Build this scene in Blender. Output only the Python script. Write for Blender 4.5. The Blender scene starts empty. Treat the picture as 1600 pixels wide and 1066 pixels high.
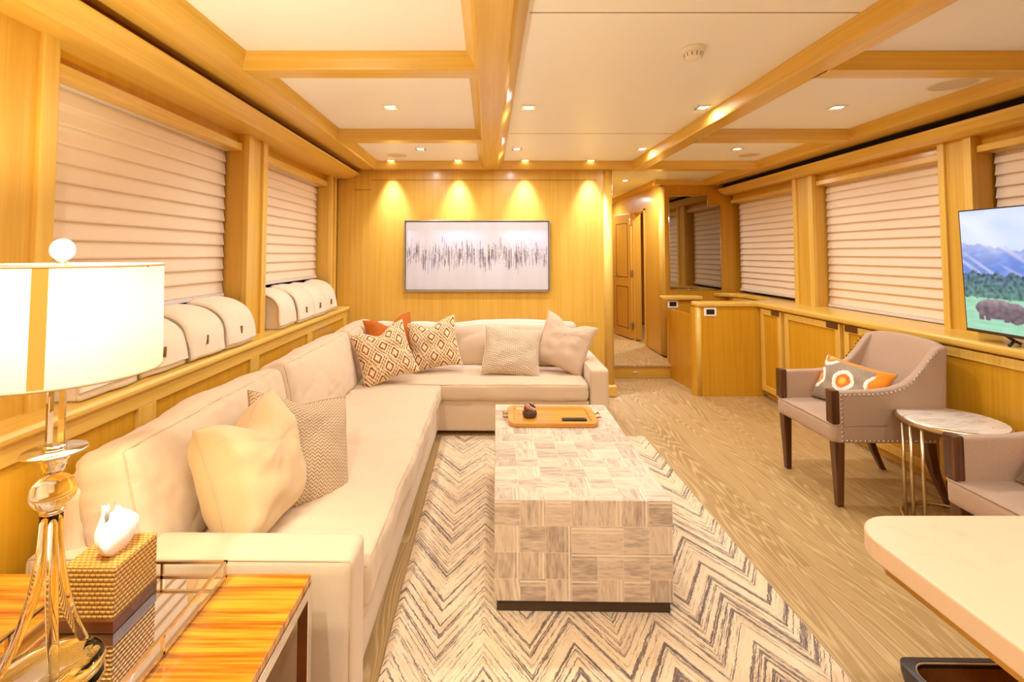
import bpy, bmesh, math, random
from mathutils import Vector, Matrix, noise
random.seed(7)
PI = math.pi
SC = bpy.context.scene
COL = SC.collection

# ---------------------------------------------------------------- camera, world, exposure
F = 770.0
TH = math.radians(2.6)
VX, VY, H = 764.0, 396.5, 1.45
PY = VY - F*math.tan(TH)
cd = bpy.data.cameras.new('camera'); cam = bpy.data.objects.new('camera', cd); COL.objects.link(cam)
cam.location = (0, 0, H); cam.rotation_euler = (PI/2 + TH, 0, 0)
cd.sensor_width = 36; cd.lens = F/1600*36
cd.shift_x = (800-VX)/1600; cd.shift_y = (PY-533)/1600
cd.clip_start = 0.02; cd.clip_end = 100
SC.camera = cam
w = bpy.data.worlds.new('world'); SC.world = w; w.use_nodes = True
w.node_tree.nodes['Background'].inputs[0].default_value = (0.02, 0.03, 0.06, 1)
w.node_tree.nodes['Background'].inputs[1].default_value = 0.3
vs = SC.view_settings
vs.view_transform = 'Standard'; vs.look = 'None'; vs.gamma = 1; vs.use_curve_mapping = False
vs.exposure = 0.82
SC.cycles.max_bounces = 10; SC.cycles.diffuse_bounces = 6; SC.cycles.sample_clamp_indirect = 6
SC.cycles.transmission_bounces = 10; SC.cycles.caustics_reflective = False
WARM = (1.0, 1.0, 1.0)
SPOT_W = 17.0
WASH_W = 58.0
LAMP_W = 25.0
WASH_C = (.88, .95, 1.5)

# ---------------------------------------------------------------- node helpers
NT = None
def nd(t, **k):
    n = NT.nodes.new(t)
    for a, b in k.items(): setattr(n, a, b)
    return n
def setin(i, v):
    if isinstance(v, bpy.types.NodeSocket): NT.links.new(v, i)
    elif isinstance(v, S): NT.links.new(v.s, i)
    else: i.default_value = v
def m(op, *a, clamp=False):
    n = nd('ShaderNodeMath', operation=op); n.use_clamp = clamp
    for i, v in enumerate(a): setin(n.inputs[i], v)
    return S(n.outputs[0])
class S:
    def __init__(s, so): s.s = so
    def __add__(s, o): return m('ADD', s, o)
    __radd__ = __add__
    def __sub__(s, o): return m('SUBTRACT', s, o)
    def __rsub__(s, o): return m('SUBTRACT', o, s)
    def __mul__(s, o): return m('MULTIPLY', s, o)
    __rmul__ = __mul__
    def __truediv__(s, o): return m('DIVIDE', s, o)
def fr(a): return m('FRACT', a)
def fl(a): return m('FLOOR', a)
def ab(a): return m('ABSOLUTE', a)
def tri(a): return ab(fr(a) - 0.5) * 2.0
def step(a, lo, hi):
    n = nd('ShaderNodeMapRange', interpolation_type='SMOOTHSTEP')
    setin(n.inputs[0], a); n.inputs[1].default_value = lo; n.inputs[2].default_value = hi
    return S(n.outputs[0])
def coords(kind='Object'):
    t = nd('ShaderNodeTexCoord'); s = nd('ShaderNodeSeparateXYZ'); NT.links.new(t.outputs[kind], s.inputs[0])
    return S(s.outputs[0]), S(s.outputs[1]), S(s.outputs[2])
def vec(x, y, z=0.0):
    n = nd('ShaderNodeCombineXYZ'); setin(n.inputs[0], x); setin(n.inputs[1], y); setin(n.inputs[2], z); return n.outputs[0]
def noi(v, scale=1.0, detail=3.0, rough=0.5, dist=0.0):
    n = nd('ShaderNodeTexNoise'); NT.links.new(v, n.inputs['Vector']); n.inputs['Scale'].default_value = scale
    n.inputs['Detail'].default_value = detail; n.inputs['Roughness'].default_value = rough; n.inputs['Distortion'].default_value = dist
    return S(n.outputs[0])
def white(v):
    n = nd('ShaderNodeTexWhiteNoise'); NT.links.new(v, n.inputs['Vector']); return S(n.outputs[0])
def mix(f, a, b):
    n = nd('ShaderNodeMix', data_type='RGBA')
    setin(n.inputs[0], f)
    for i, v in ((6, a), (7, b)):
        if isinstance(v, tuple): n.inputs[i].default_value = v + (1,) if len(v) == 3 else v
        else: setin(n.inputs[i], v)
    return n.outputs[2]
def lin(r, g, b):
    f = lambda c: (c/255/12.92 if c/255 <= .04045 else ((c/255+.055)/1.055)**2.4)
    return (f(r), f(g), f(b))
def material(name, fn, rough=0.5, metallic=0.0, spec=0.5, bump=None, coat=0.0, sheen=0.0, trans=0.0, ior=1.45, emis=None):
    global NT
    mt = bpy.data.materials.new(name); mt.use_nodes = True; NT = mt.node_tree
    b = NT.nodes['Principled BSDF']
    r = fn() if callable(fn) else fn
    hgt = None
    if isinstance(r, list): r, hgt = r
    if isinstance(r, tuple): b.inputs['Base Color'].default_value = r + (1,)
    else: NT.links.new(r.s if isinstance(r, S) else r, b.inputs['Base Color'])
    b.inputs['Roughness'].default_value = rough; b.inputs['Metallic'].default_value = metallic
    b.inputs['Specular IOR Level'].default_value = spec; b.inputs['Coat Weight'].default_value = coat
    b.inputs['Coat Roughness'].default_value = 0.15
    b.inputs['Sheen Weight'].default_value = sheen; b.inputs['Transmission Weight'].default_value = trans
    b.inputs['IOR'].default_value = ior
    if emis: b.inputs['Emission Color'].default_value = emis[0] + (1,); b.inputs['Emission Strength'].default_value = emis[1]
    if hgt is not None:
        bn = nd('ShaderNodeBump'); bn.inputs['Strength'].default_value = bump or 0.3; bn.inputs['Distance'].default_value = 0.004
        setin(bn.inputs['Height'], hgt); NT.links.new(bn.outputs[0], b.inputs['Normal'])
    return mt

def wood_fn(axis, light, dark, fine=1.0):
    def f():
        x, y, z = coords()
        s = [x, y, z]; k = [70.0*fine]*3; k[axis] = 1.6
        v = vec(s[0]*k[0], s[1]*k[1], s[2]*k[2])
        a = noi(v, 1.0, 3, .6)
        k2 = [24.0]*3; k2[axis] = .45
        b = noi(vec(s[0]*k2[0], s[1]*k2[1], s[2]*k2[2]), 1.0, 2, .5)
        t = step(a*0.65 + b*0.5, .38, .78)
        return [mix(t, light, dark), a]
    return f
WL, WD = (0.68, 0.405, 0.065), (0.605, 0.335, 0.036)
DL, DD = (0.64, 0.335, 0.020), (0.56, 0.275, 0.010)
M = {}
for n, ax in (('wood_x', 0), ('wood_y', 1), ('wood_z', 2)):
    M[n] = material('honey_oak_'+n[-1], wood_fn(ax, WL, WD), rough=.36, bump=.06, coat=.25)
M['deep_z'] = material('amber_oak_z', wood_fn(2, DL, DD), rough=.36, bump=.06, coat=.25)
ML, MD = (0.76, 0.50, 0.11), (0.66, 0.400, 0.06)
for n, ax in (('trim_x', 0), ('trim_y', 1), ('trim_z', 2)):
    M[n] = material('light_oak_'+n[-1], wood_fn(ax, ML, MD), rough=.33, bump=.06, coat=.3)
M['groove'] = material('dark_groove', lin(120, 70, 20), rough=.7)
M['black'] = material('slot_black', (0.006, 0.004, 0.004), rough=.8)
M['ceiling'] = material('ceiling_panel', lin(246, 248, 250), rough=.42)
M['white'] = material('white_plastic', lin(240, 236, 228), rough=.4)
M['grille'] = material('speaker_grille', lin(214, 200, 180), rough=.7)
M['chrome'] = material('chrome', (0.82, 0.8, 0.77), rough=.12, metallic=1)
M['silver'] = material('brushed_silver', lin(214, 206, 196), rough=.28, metallic=1)
M['nickel'] = material('champagne_metal', lin(228, 210, 178), rough=.24, metallic=1)
M['brass'] = material('brass', lin(206, 158, 74), rough=.25, metallic=1)
M['mirror'] = material('mirror_glass', (0.9, 0.9, 0.9), rough=.015, metallic=1)
M['smoked'] = material('smoked_mirror', (0.34, 0.31, 0.27), rough=.04, metallic=1)
M['glass'] = material('clear_crystal', (1, .985, .96), rough=.02, trans=1, ior=1.42)
M['night_glass'] = material('window_glass', (0.02, 0.025, 0.035), rough=.05)
M['lens'] = material('lit_lens', (1, .95, .85), emis=((1, .86, .66), 14.0))
M['dark'] = material('dark_plinth', lin(70, 52, 36), rough=.35)
M['blackpl'] = material('black_plastic', (0.015, 0.014, 0.016), rough=.3)
M['bronze'] = material('bronze_pull', lin(126, 98, 62), rough=.3, metallic=.8)

def fabric_fn(c, sc=900, amt=.12, c2=None):
    def f():
        x, y, z = coords()
        a = noi(vec(x*sc, y*sc, z*sc*.4), 1.0, 2, .6)
        b = noi(vec(x*3, y*3, z*3), 1.0, 2, .5)
        d = tuple(q*(1-amt) for q in c) if c2 is None else c2
        return [mix(step(a*.8+b*.2, .35, .65), c, d), a]
    return f
M['cream'] = material('cream_linen', fabric_fn(lin(222, 198, 166)), rough=.9, bump=.12, sheen=.25, spec=.2)
M['cream_pipe'] = material('cream_piping', lin(205, 182, 148), rough=.9)
M['cream_warm'] = material('warm_cream_cotton', fabric_fn(lin(226, 198, 152)), rough=.9, bump=.1, sheen=.2, spec=.2)
M['linen'] = material('oatmeal_linen', fabric_fn(lin(214, 188, 160)), rough=.92, bump=.25, sheen=.2, spec=.2)
M['towel'] = material('towel_cotton', fabric_fn(lin(243, 226, 200), 500, .1), rough=.95, bump=.35, sheen=.4, spec=.1)
M['mark'] = material('embroidered_mark', lin(120, 92, 40), rough=.8)
M['taupe'] = material('taupe_linen', fabric_fn(lin(190, 161, 135), 700, .2), rough=.88, bump=.25, sheen=.2, spec=.25)
M['rust'] = material('rust_velvet', fabric_fn(lin(192, 100, 4), 400, .15), rough=.8, bump=.1, sheen=.15)
M['walnut'] = material('dark_walnut', wood_fn(2, lin(104, 60, 28), lin(60, 30, 12)), rough=.28, bump=.05, coat=.4)
M['shade_fabric'] = material('roller_fabric', fabric_fn(lin(236, 216, 190), 300, .05), rough=.85, bump=.05)
M['blind_rail'] = material('blind_rail', lin(214, 206, 205), rough=.5)

def woven():
    x, y, z = coords('UV')
    a = fr(y*34.0 + tri(x*22.0)*.8); b = tri(x*88.0)
    t = m('MULTIPLY', step(a, .35, .55) - step(a, .85, .98), step(b, .0, .5)*.6+.4)
    n = noi(vec(x*8, y*8), 1, 2)
    return [mix(t, lin(226, 202, 166), lin(172, 140, 100)), t]
M['herring'] = material('herringbone_weave', woven, rough=.95, bump=.8)
def woven2():
    x, y, z = coords('UV')
    a = fr(y*24.0 + x*7.0 + noi(vec(x*14, y*14), 1, 2)*1.2); b = fr(x*44.0)
    t = (step(a, .2, .5) - step(a, .7, .95)) * step(tri(x*30.0), .15, .5)
    return [mix(t*.8, lin(196, 170, 138), lin(244, 230, 206)), t]
M['nubby'] = material('nubby_weave', woven2, rough=.95, bump=.9)
def diamonds():
    x, y, z = coords('UV')
    wob = noi(vec(x*22, y*22), 1, 2)*.10 - .05
    u = x*3.1 + wob; v = y*2.35 + wob
    f = m('MINIMUM', ab(fr(u)-.5) + ab(fr(v)-.5), ab(fr(u+.5)-.5) + ab(fr(v+.5)-.5))
    r1 = step(f, .165, .185) - step(f, .255, .275)
    r3 = step(f, .37, .39) - step(f, .455, .475)
    dash = step(tri((x+y*.6)*16.0), .22, .34)
    t = m('MAXIMUM', r1, r3*dash*.9)
    c = mix(noi(vec(x*9, y*9), 1, 2), lin(240, 218, 178), lin(226, 196, 148))
    d = mix(step(f, .3, .34), lin(134, 62, 14), lin(136, 88, 36))
    return [mix(t, c, d), noi(vec(x*200, y*200), 1, 2)]
M['diamond'] = material('ogee_diamond_print', diamonds, rough=.9, bump=.2, sheen=.2)
def ikat():
    x, y, z = coords('UV')
    st = noi(vec(x*60, y*6), 1, 3)*.09
    def dist(cx, cy, ax=1.0):
        dx = (x - cx)*1.55; dy = (y - cy)*1.0
        return m('SQRT', dx*dx + dy*dy) + st - .045
    d = dist(.47, .5)
    for c in ((.05, .45), (.13, .98), (.92, .62), (.9, .02)):
        d = m('MINIMUM', d, dist(*c))
    base = mix(noi(vec(x*90, y*8), 1, 2), lin(176, 156, 130), lin(128, 110, 90))
    c1 = mix(step(d, .235, .25), lin(250, 240, 222), base)
    c2 = mix(step(d, .15, .17), lin(240, 110, 28), c1)
    c3 = mix(step(d, .05, .11), lin(250, 180, 40), c2)
    e = step(y, .90, .92) * step(x, .2, .25)
    e2 = m('MAXIMUM', e, step(x + st, .86, .88)*step(y, .45, .5))
    return mix(e2, c3, lin(238, 140, 26))
M['ikat'] = material('ikat_print', ikat, rough=.85, sheen=.2)

def floor_fn():
    x, y, z = coords()
    px = x/0.19; row = fl(px); r1 = white(vec(row, 3.0))
    py = (y + r1*1.7)/1.9; colr = fl(py)
    rnd = white(vec(row, colr, 7.0))
    n = noi(vec(x*6.5 + rnd*31.0, y*.50 + rnd*17.0), 1.0, 1.5, .4)
    rings = tri(n*30.0)
    fine = noi(vec(x*160, y*5), 1, 2)
    t = step(rings + fine*.6, .70, 1.30)
    base = mix(rnd, lin(170, 138, 84), lin(182, 150, 96))
    c = mix(t*.75, base, lin(214, 186, 134))
    gap = step(tri(px+.5), .985, .995)
    c = mix(step(fine, .5, .75)*.35, c, lin(150, 108, 56))
    c = mix(gap*.6, c, lin(130, 100, 60))
    return [c, t*.3]
M['floor'] = material('limed_oak_planks', floor_fn, rough=.45, bump=.08)
def rug_fn():
    x, y, z = coords()
    per = .335
    zz = tri((x+.02)/per)*.27
    ed = noi(vec(x*60, y*60), 1, 2)*.02
    v = y - zz + ed
    a = noi(vec(v*38.0, x*.6), 1.0, 2.0, .7)
    b = noi(vec(x*26, v*170), 1.0, 3.0, .7)
    big = noi(vec(v*7.0, 1.0), 1, 1)
    t = step(a*.70 + b*.42 + big*.1,   .625, .68)
    g = step(noi(vec(x*9, v*30, 4.0), 1, 3, .6), .5, .72)
    c = mix(g*.6, lin(236, 212, 174), lin(206, 172, 128))
    c = mix(t*.95, c, lin(98, 80, 76))
    return [c, b]
M['rug'] = material('zigzag_wool', rug_fn, rough=.95, bump=.5, sheen=.3)
def capiz_fn():
    x, y, z = coords('UV')
    T = .1035
    i, j = fl(x/T), fl(y/T)
    r = white(vec(i, j, 1.0)); r2 = white(vec(i, j, 5.0))
    o = step(r, .49, .51)
    u, v = fr(x/T), fr(y/T)
    a = u*o + v*(1.0-o); b = v*o + u*(1.0-o)
    streak = noi(vec(a*6.0 + r2*20, b*1.0 + r2*9), 1.0, 3.0, .6)
    fine = noi(vec(a*26.0 + r2*20, b*2.4 + r2*9), 1.0, 2.0, .6)
    shade = step(streak*.55 + r2*.16 + fine*.35, .38, .72)
    c = mix(shade, lin(222, 202, 174), lin(168, 148, 128))
    on = step(white(vec(i, j, 8.0)), .3, .32)
    bar = (step(a, .70, .74) - step(a, .78, .82))*.5 + (step(a, .86, .88) - step(a, .93, .95))
    c = mix(bar*on*.75, c, lin(242, 226, 198))
    e = m('MAXIMUM', step(tri(x/T), .955, .985), step(tri(y/T), .955, .985))
    return mix(e*.35, c, lin(240, 222, 192))
M['capiz'] = material('agate_mosaic', capiz_fn, rough=.5)
def console_fn():
    x, y, z = coords()
    n = noi(vec(x*1.1, y*34.0), 1.0, 3.0, .65)
    n2 = noi(vec(x*5.0, y*95.0, 2.0), 1.0, 2.0, .6)
    r = white(vec(fl(y/.068), 2.0))
    c = mix(step(n*.75 + n2*.3 + r*.12, .45, .72), lin(234, 160, 44), lin(160, 88, 14))
    return mix(step(tri(y/.068+.5), .97, .99)*.5, c, lin(120, 62, 14))
M['tiger'] = material('tiger_wood', console_fn, rough=.2, coat=.6)
def rattan_fn():
    x, y, z = coords('UV')
    P, Q = .0105, .013
    row = fl(y/P)
    u = tri(x/Q + row*.5); v = tri(y/P)
    hgt = (1.0-v)*.75 + u*.5
    hole = step(u, .0, .3)*step(1.0-v, .15, .45)
    c = mix(hole, lin(150, 92, 24), lin(244, 194, 96))
    c = mix(step(u, .75, .95)*.5, c, lin(236, 196, 122))
    return [c, hgt]
M['rattan'] = material('rattan_weave', rattan_fn, rough=.5, bump=1.0)
def quartz_fn():
    x, y, z = coords()
    a = noi(vec(x*7, y*7, z*7), 1, 5, .7, 1.0)
    return mix(step(a, .56, .7)*.5, lin(226, 196, 158), lin(210, 178, 136))
M['quartz'] = material('cream_quartz', quartz_fn, rough=.4)
def marble_fn():
    x, y, z = coords()
    a = noi(vec(x*5 + y*3, y*22 - x*6, 0), 1, 4, .7, .6)
    b = noi(vec(x*9, y*26, 3.0), 1, 3, .6)
    c = mix(step(a, .45, .62)*.6, lin(244, 236, 222), lin(206, 190, 168))
    return mix(step(b, .66, .7)*.8, c, lin(104, 84, 60))
M['marble'] = material('pale_marble', marble_fn, rough=.2, coat=.4)
M['traywood'] = material('tray_wood', wood_fn(0, lin(226, 164, 64), lin(204, 136, 44), .5), rough=.3, coat=.4)
M['boxwood'] = material('brown_box_wood', wood_fn(0, lin(128, 66, 24), lin(96, 44, 14)), rough=.3, coat=.4)
M['tissue'] = material('tissue_paper', lin(252, 244, 240), rough=.8)
M['stone'] = material('dark_stone', fabric_fn(lin(88, 66, 46), 60, .4), rough=.6, bump=.5)
M['tanleather'] = material('tan_leather', fabric_fn(lin(146, 90, 34), 80, .15), rough=.4)
M['blackleather'] = material('black_leather', fabric_fn(lin(48, 34, 26), 80, .2), rough=.35)
M['seam'] = material('glowing_seam', lin(205, 130, 40), rough=.8, emis=((1, .46, .08), 0.28))  # emission stands in for bulb light showing through the overlap
def vcol(name, rough, emission=0.0):
    global NT
    mt = bpy.data.materials.new(name); mt.use_nodes = True; NT = mt.node_tree
    b = NT.nodes['Principled BSDF']; a = nd('ShaderNodeAttribute'); a.attribute_name = 'Col'
    if emission:
        b.inputs['Base Color'].default_value = (.01, .01, .01, 1)
        NT.links.new(a.outputs[0], b.inputs['Emission Color']); b.inputs['Emission Strength'].default_value = emission
    else: NT.links.new(a.outputs[0], b.inputs['Base Color'])
    b.inputs['Roughness'].default_value = rough
    return mt
M['paint'] = vcol('painted_canvas', .6)
M['screen'] = vcol('lit_screen', .25, 0.6)
# translucent lamp shade
mt = bpy.data.materials.new('lit_lamp_shade'); mt.use_nodes = True; NT = mt.node_tree
NT.nodes.remove(NT.nodes['Principled BSDF'])
out = NT.nodes['Material Output']; tr = nd('ShaderNodeBsdfTranslucent'); df = nd('ShaderNodeBsdfDiffuse'); mx = nd('ShaderNodeMixShader')
tr.inputs[0].default_value = (.125, .108, .074, 1); df.inputs[0].default_value = (.95, .90, .78, 1); mx.inputs[0].default_value = .55
NT.links.new(df.outputs[0], mx.inputs[1]); NT.links.new(tr.outputs[0], mx.inputs[2]); NT.links.new(mx.outputs[0], out.inputs[0])
M['lampshade'] = mt

# ---------------------------------------------------------------- mesh helpers
class MB:
    def __init__(s): s.v = []; s.f = []; s.uv = {}; s.sm = []
    def add(s, vs, fs, smooth=False, uvs=None):
        o = len(s.v); s.v += [tuple(p) for p in vs]
        for k, f in enumerate(fs):
            if uvs: s.uv[len(s.f)] = uvs[k]
            s.f.append([i+o for i in f]); s.sm.append(smooth)
        return s
    def box(s, x0, x1, y0, y1, z0, z1):
        if x0 > x1: x0, x1 = x1, x0
        v = [(x, y, z) for x in (x0, x1) for y in (y0, y1) for z in (z0, z1)]
        return s.add(v, [(0, 1, 3, 2), (4, 6, 7, 5), (0, 4, 5, 1), (2, 3, 7, 6), (0, 2, 6, 4), (1, 5, 7, 3)])
    def prism(s, poly, axis, a, b, smooth=False):
        def P(p, t):
            if axis == 'x': return (t, p[0], p[1])
            if axis == 'y': return (p[0], t, p[1])
            return (p[0], p[1], t)
        n = len(poly)
        s.add([P(p, a) for p in poly] + [P(p, b) for p in poly],
              [(i, (i+1) % n, (i+1) % n+n, i+n) for i in range(n)], smooth)
        o = len(s.v) - 2*n
        s.f.append([o+i for i in range(n)][::-1]); s.sm.append(False)
        s.f.append([o+n+i for i in range(n)]); s.sm.append(False)
        return s
    def lathe(s, prof, cx, cy, n=32, cap=True, smooth=True, squish=(1, 1)):
        vs = []
        for r, z in prof:
            for i in range(n):
                a = 2*PI*i/n; vs.append((cx+r*math.cos(a)*squish[0], cy+r*math.sin(a)*squish[1], z))
        fs = [(k*n+i, k*n+(i+1) % n, (k+1)*n+(i+1) % n, (k+1)*n+i) for k in range(len(prof)-1) for i in range(n)]
        s.add(vs, fs, smooth)
        if cap:
            o = len(s.v)-len(vs)
            s.f.append([o+i for i in range(n)][::-1]); s.sm.append(False)
            s.f.append([o+(len(prof)-1)*n+i for i in range(n)]); s.sm.append(False)
        return s
    def tube(s, pts, r, n=8, closed=False, radii=None):
        pts = [Vector(p) for p in pts]; N = len(pts); vs = []
        prev = None
        for k, p in enumerate(pts):
            if closed: t = pts[(k+1) % N]-pts[k-1]
            else: t = pts[min(k+1, N-1)]-pts[max(k-1, 0)]
            t.normalize()
            if prev is None: prev = t.orthogonal().normalized()
            prev = (prev - t*prev.dot(t))
            if prev.length < 1e-6: prev = t.orthogonal()
            prev.normalize(); b = t.cross(prev)
            rr = radii[k] if radii else r
            for i in range(n):
                a = 2*PI*i/n; vs.append(p + (prev*math.cos(a)+b*math.sin(a))*rr)
        K = N if closed else N-1
        fs = [(k*n+i, k*n+(i+1) % n, ((k+1) % N)*n+(i+1) % n, ((k+1) % N)*n+i) for k in range(K) for i in range(n)]
        if not closed: fs += [tuple(range(n))[::-1], tuple((N-1)*n+i for i in range(n))]
        return s.add(vs, fs, True)
def link(o, parent=None):
    COL.objects.link(o)
    if parent is not None:
        o.parent = parent
        if parent.get('_w'): pass
    return o
WL_PARENTS = {}
def obj(name, mb, mat, parent=None, bevel=0, smooth=None, seg=2, boxuv=False, world=True, rebase=False, xf=None):
    me = bpy.data.meshes.new(name)
    vs = mb.v
    if xf is not None: vs = [tuple(xf @ Vector(p)) for p in vs]
    off = Vector((0, 0, 0))
    if rebase:
        xs = [p[0] for p in vs]; ys = [p[1] for p in vs]; zs = [p[2] for p in vs]
        off = Vector(((min(xs)+max(xs))/2, (min(ys)+max(ys))/2, min(zs)))
        vs = [(p[0]-off.x, p[1]-off.y, p[2]-off.z) for p in vs]
    me.from_pydata(vs, [], mb.f)
    bm = bmesh.new(); bm.from_mesh(me); bmesh.ops.recalc_face_normals(bm, faces=bm.faces)
    bm.to_mesh(me); bm.free()
    for i, p in enumerate(me.polygons): p.use_smooth = mb.sm[i] if smooth is None else smooth
    if mb.uv:
        ul = me.uv_layers.new(name='UVMap')
        for fi, uvs in mb.uv.items():
            vi = {v: k for k, v in enumerate(mb.f[fi])}
            for li in me.polygons[fi].loop_indices: ul.data[li].uv = uvs[vi[me.loops[li].vertex_index]]
    elif boxuv:
        ul = me.uv_layers.new(name='UVMap')
        for p in me.polygons:
            a = max(range(3), key=lambda q: abs(p.normal[q]))
            for li in p.loop_indices:
                c = me.vertices[me.loops[li].vertex_index].co
                ul.data[li].uv = ((c.y, c.z), (c.x, c.z), (c.x, c.y))[a]
    me.materials.append(mat)
    o = bpy.data.objects.new(name, me); COL.objects.link(o)
    if parent is not None:
        o.parent = parent
        if world and parent.type == 'EMPTY' : o.location = -Vector(parent.location)
        elif world and parent.parent is not None: o.location = (0, 0, 0)
    else: o.location = off
    if bevel:
        md = o.modifiers.new('bevel', 'BEVEL'); md.width = bevel; md.segments = seg; md.limit_method = 'ANGLE'; md.angle_limit = math.radians(35)
        md.harden_normals = False
    return o
def tag(o, label=None, cat=None, group=None, kind=None):
    for k, v in (('label', label), ('category', cat), ('group', group), ('kind', kind)):
        if v: o[k] = v
    return o
def thing(name, label, cat, loc=(0, 0, 0), rz=0, group=None):
    o = bpy.data.objects.new(name, None); COL.objects.link(o); o.empty_display_size = .05
    o.location = loc; o.rotation_euler = (0, 0, rz); return tag(o, label, cat, group)
def struct(name, mb, mat, **k):
    o = obj(name, mb, mat, **k)
    if o.parent is None: o['kind'] = 'structure'
    return o
def copy_tree(o, parent=None):
    c = o.copy(); COL.objects.link(c)
    if parent is not None: c.parent = parent
    for ch in list(o.children): copy_tree(ch, c)
    return c

# ================================================================ ROOM SHELL
ZC, ZB = 2.40, 2.32
BW = 5.10
b = MB().box(-2.1, 3.6, -2.6, 5.86, -.06, 0); struct('floor', b, M['floor'])
b = MB().box(1.2, 3.6, 5.86, 10.2, -.06, .125)
struct('trim_18', b, M['floor'])
b = MB().box(1.28, 2.14, 5.82, 5.90, .125, .15); b.box(1.28, 2.2, 5.90, 10.2, .125, .15); struct('trim_19', b, M['floor'], bevel=.004)
b = MB().box(1.28, 2.14, 5.84, 5.86, 0, .125); struct('trim_20', b, M['wood_x'])
b = MB().box(-2.1, 3.6, -2.6, 10.2, ZC, ZC+.06)
struct('ceiling', b, M['ceiling'])
# panel joints in the ceiling
b = MB()
for y in (1.9, 3.86): b.box(.16, 1.46, y, y+.004, ZC-.0012, ZC)
struct('trim_21', b, M['groove'])

def beam_y(name, xb0, xb1, xt0, xt1, y0, y1, mat='trim_y'):
    p = [(xb0, ZB), (xb1, ZB), (xb1+(xt1-xb1)*.25, ZB+.012), (xb1+(xt1-xb1)*.6, ZB+.045), (xt1, ZC), (xt0, ZC),
         (xb0+(xt0-xb0)*.6, ZB+.045), (xb0+(xt0-xb0)*.25, ZB+.012)]
    return struct(name, MB().prism(p, 'y', y0, y1), M[mat], bevel=.003)
def beam_x(name, yb0, yb1, yt0, yt1, x0, x1):
    p = [(yb0, ZB), (yb1, ZB), (yb1+(yt1-yb1)*.6, ZB+.045), (yt1, ZC), (yt0, ZC), (yb0+(yt0-yb0)*.6, ZB+.045)]
    return struct(name, MB().prism(p, 'x', x0, x1), M['trim_x'], bevel=.003)
beam_y('trim_1', -.052, .085, -.107, .153, -2.6, 5.06)
beam_y('trim_2', 1.492, 1.615, 1.462, 1.645, -2.6, 5.06)
k = 3
for (ya, yb) in ((.84, .95), (2.30, 2.41), (3.745, 3.85)):
    beam_x('trim_%d' % k, ya, yb, ya-.035, yb+.035, -1.17, -.045); k += 1
    beam_x('trim_%d' % k, ya, yb, ya-.035, yb+.035, 1.60, 2.775); k += 1
beam_x('trim_9', 5.05, 5.17, 5.0, 5.19, -1.2, 2.78)
# edge bands and cornices along the two long sides
def side(sg, xi, xs, slot_x, corn, wall_x, y1, n1, n2, slotmat):
    p = [(xi-.03, ZC), (xi-.018, ZC-.03), (xi, ZB+.012), (xi+.01, ZB), (xs, ZB), (xs, ZB+.012), (slot_x+.0, ZB+.012), (slot_x, ZC)]
    p = [(sg*a, z) for a, z in p]
    struct(n1, MB().prism(p, 'y', -2.6, y1), M['trim_y'], bevel=.002)
    p = [(sg*a, z) for a, z in corn]
    struct(n2, MB().prism(p, 'y', -2.6, y1), M['trim_y'], bevel=.004)
side(-1, 1.165, 1.325, 1.45, [(1.335, 2.278), (1.34, 2.268), (1.43, 2.232), (1.445, 2.226), (1.70, 2.226), (1.70, 2.285), (1.36, 2.285)], 1.57, 5.08, 'trim_10', 'trim_11', None)
side(1, 2.766, 2.93, 3.05, [(2.925, 2.272), (2.93, 2.255), (2.975, 2.215), (3.02, 2.195), (3.30, 2.195), (3.30, 2.285), (2.95, 2.28)], 3.07, 6.28, 'trim_12', 'trim_13', None)
struct('trim_22', MB().box(3.00, 3.02, -2.6, 6.28, 2.28, 2.40), M['black'])
struct('trim_23', MB().box(-1.42, -1.40, -2.6, 5.08, 2.28, 2.40), M['groove'])

# outer hull walls
b = MB().box(-2.1, -1.86, -2.6, 10.2, 0, ZC); struct('wall_left', b, M['wood_z'])
b = MB().box(3.36, 3.6, -2.6, 10.2, 0, ZC); struct('wall_right', b, M['wood_z'])
b = MB().box(-2.1, 3.6, -2.7, -2.6, 0, ZC); struct('wall_front', b, M['wood_z'])

# ---- left side: columns, panels
def columns(sg, xw, xo, spans, z0, z1, mold, base_n):
    n = base_n
    for (y0, y1, mlds) in spans:
        b = MB().box(sg*xw, sg*xo, y0, y1, z0, z1)
        o = struct('trim_%d' % n, b, M['wood_z']); n += 1
        for (a, c) in mlds:
            bb = MB().box(sg*(xw-.018), sg*(xw+.02), a, c, z0, z1)
            struct('moulding', bb, M['trim_z'], parent=o, bevel=.004)
    return n
LW = -1.57
n = columns(-1, 1.57, 1.86, [(-2.6, 1.755, [(1.69, 1.757)]), (3.17, 3.44, [(3.168, 3.235), (3.375, 3.442)]), (4.86, 5.08, [(4.858, 4.90), (4.965, 5.0)])], .9, 2.232, .012, 30)
n = columns(1, 3.07, 3.36, [(4.64, 4.94, [(4.638, 4.70), (4.885, 4.942)]), (3.10, 3.33, [(3.098, 3.15), (3.285, 3.332)]), (-2.6, 1.75, [(1.69, 1.752)])], .93, 2.20, .012, n)
# frieze and window head rails
def heads(sg, xf, xr, spans, zr0, zr1, z1, n):
    for (y0, y1) in spans:
        b = MB().box(sg*xf, sg*(xf+.10), y0, y1, zr1-.005, z1); o = struct('trim_%d' % n, b, M['deep_z']); n += 1
        struct('head_rail', MB().box(sg*xr, sg*(xr+.09), y0, y1, zr0, zr1), M['trim_y'], parent=o, bevel=.006)
    return n
n = heads(-1, 1.63, 1.60, [(1.757, 3.17), (3.442, 4.86)], 2.115, 2.165, 2.23, n)
n = heads(1, 3.12, 3.09, [(4.94, 6.28), (3.33, 4.64), (1.75, 3.10)], 2.09, 2.135, 2.20, n)

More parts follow.
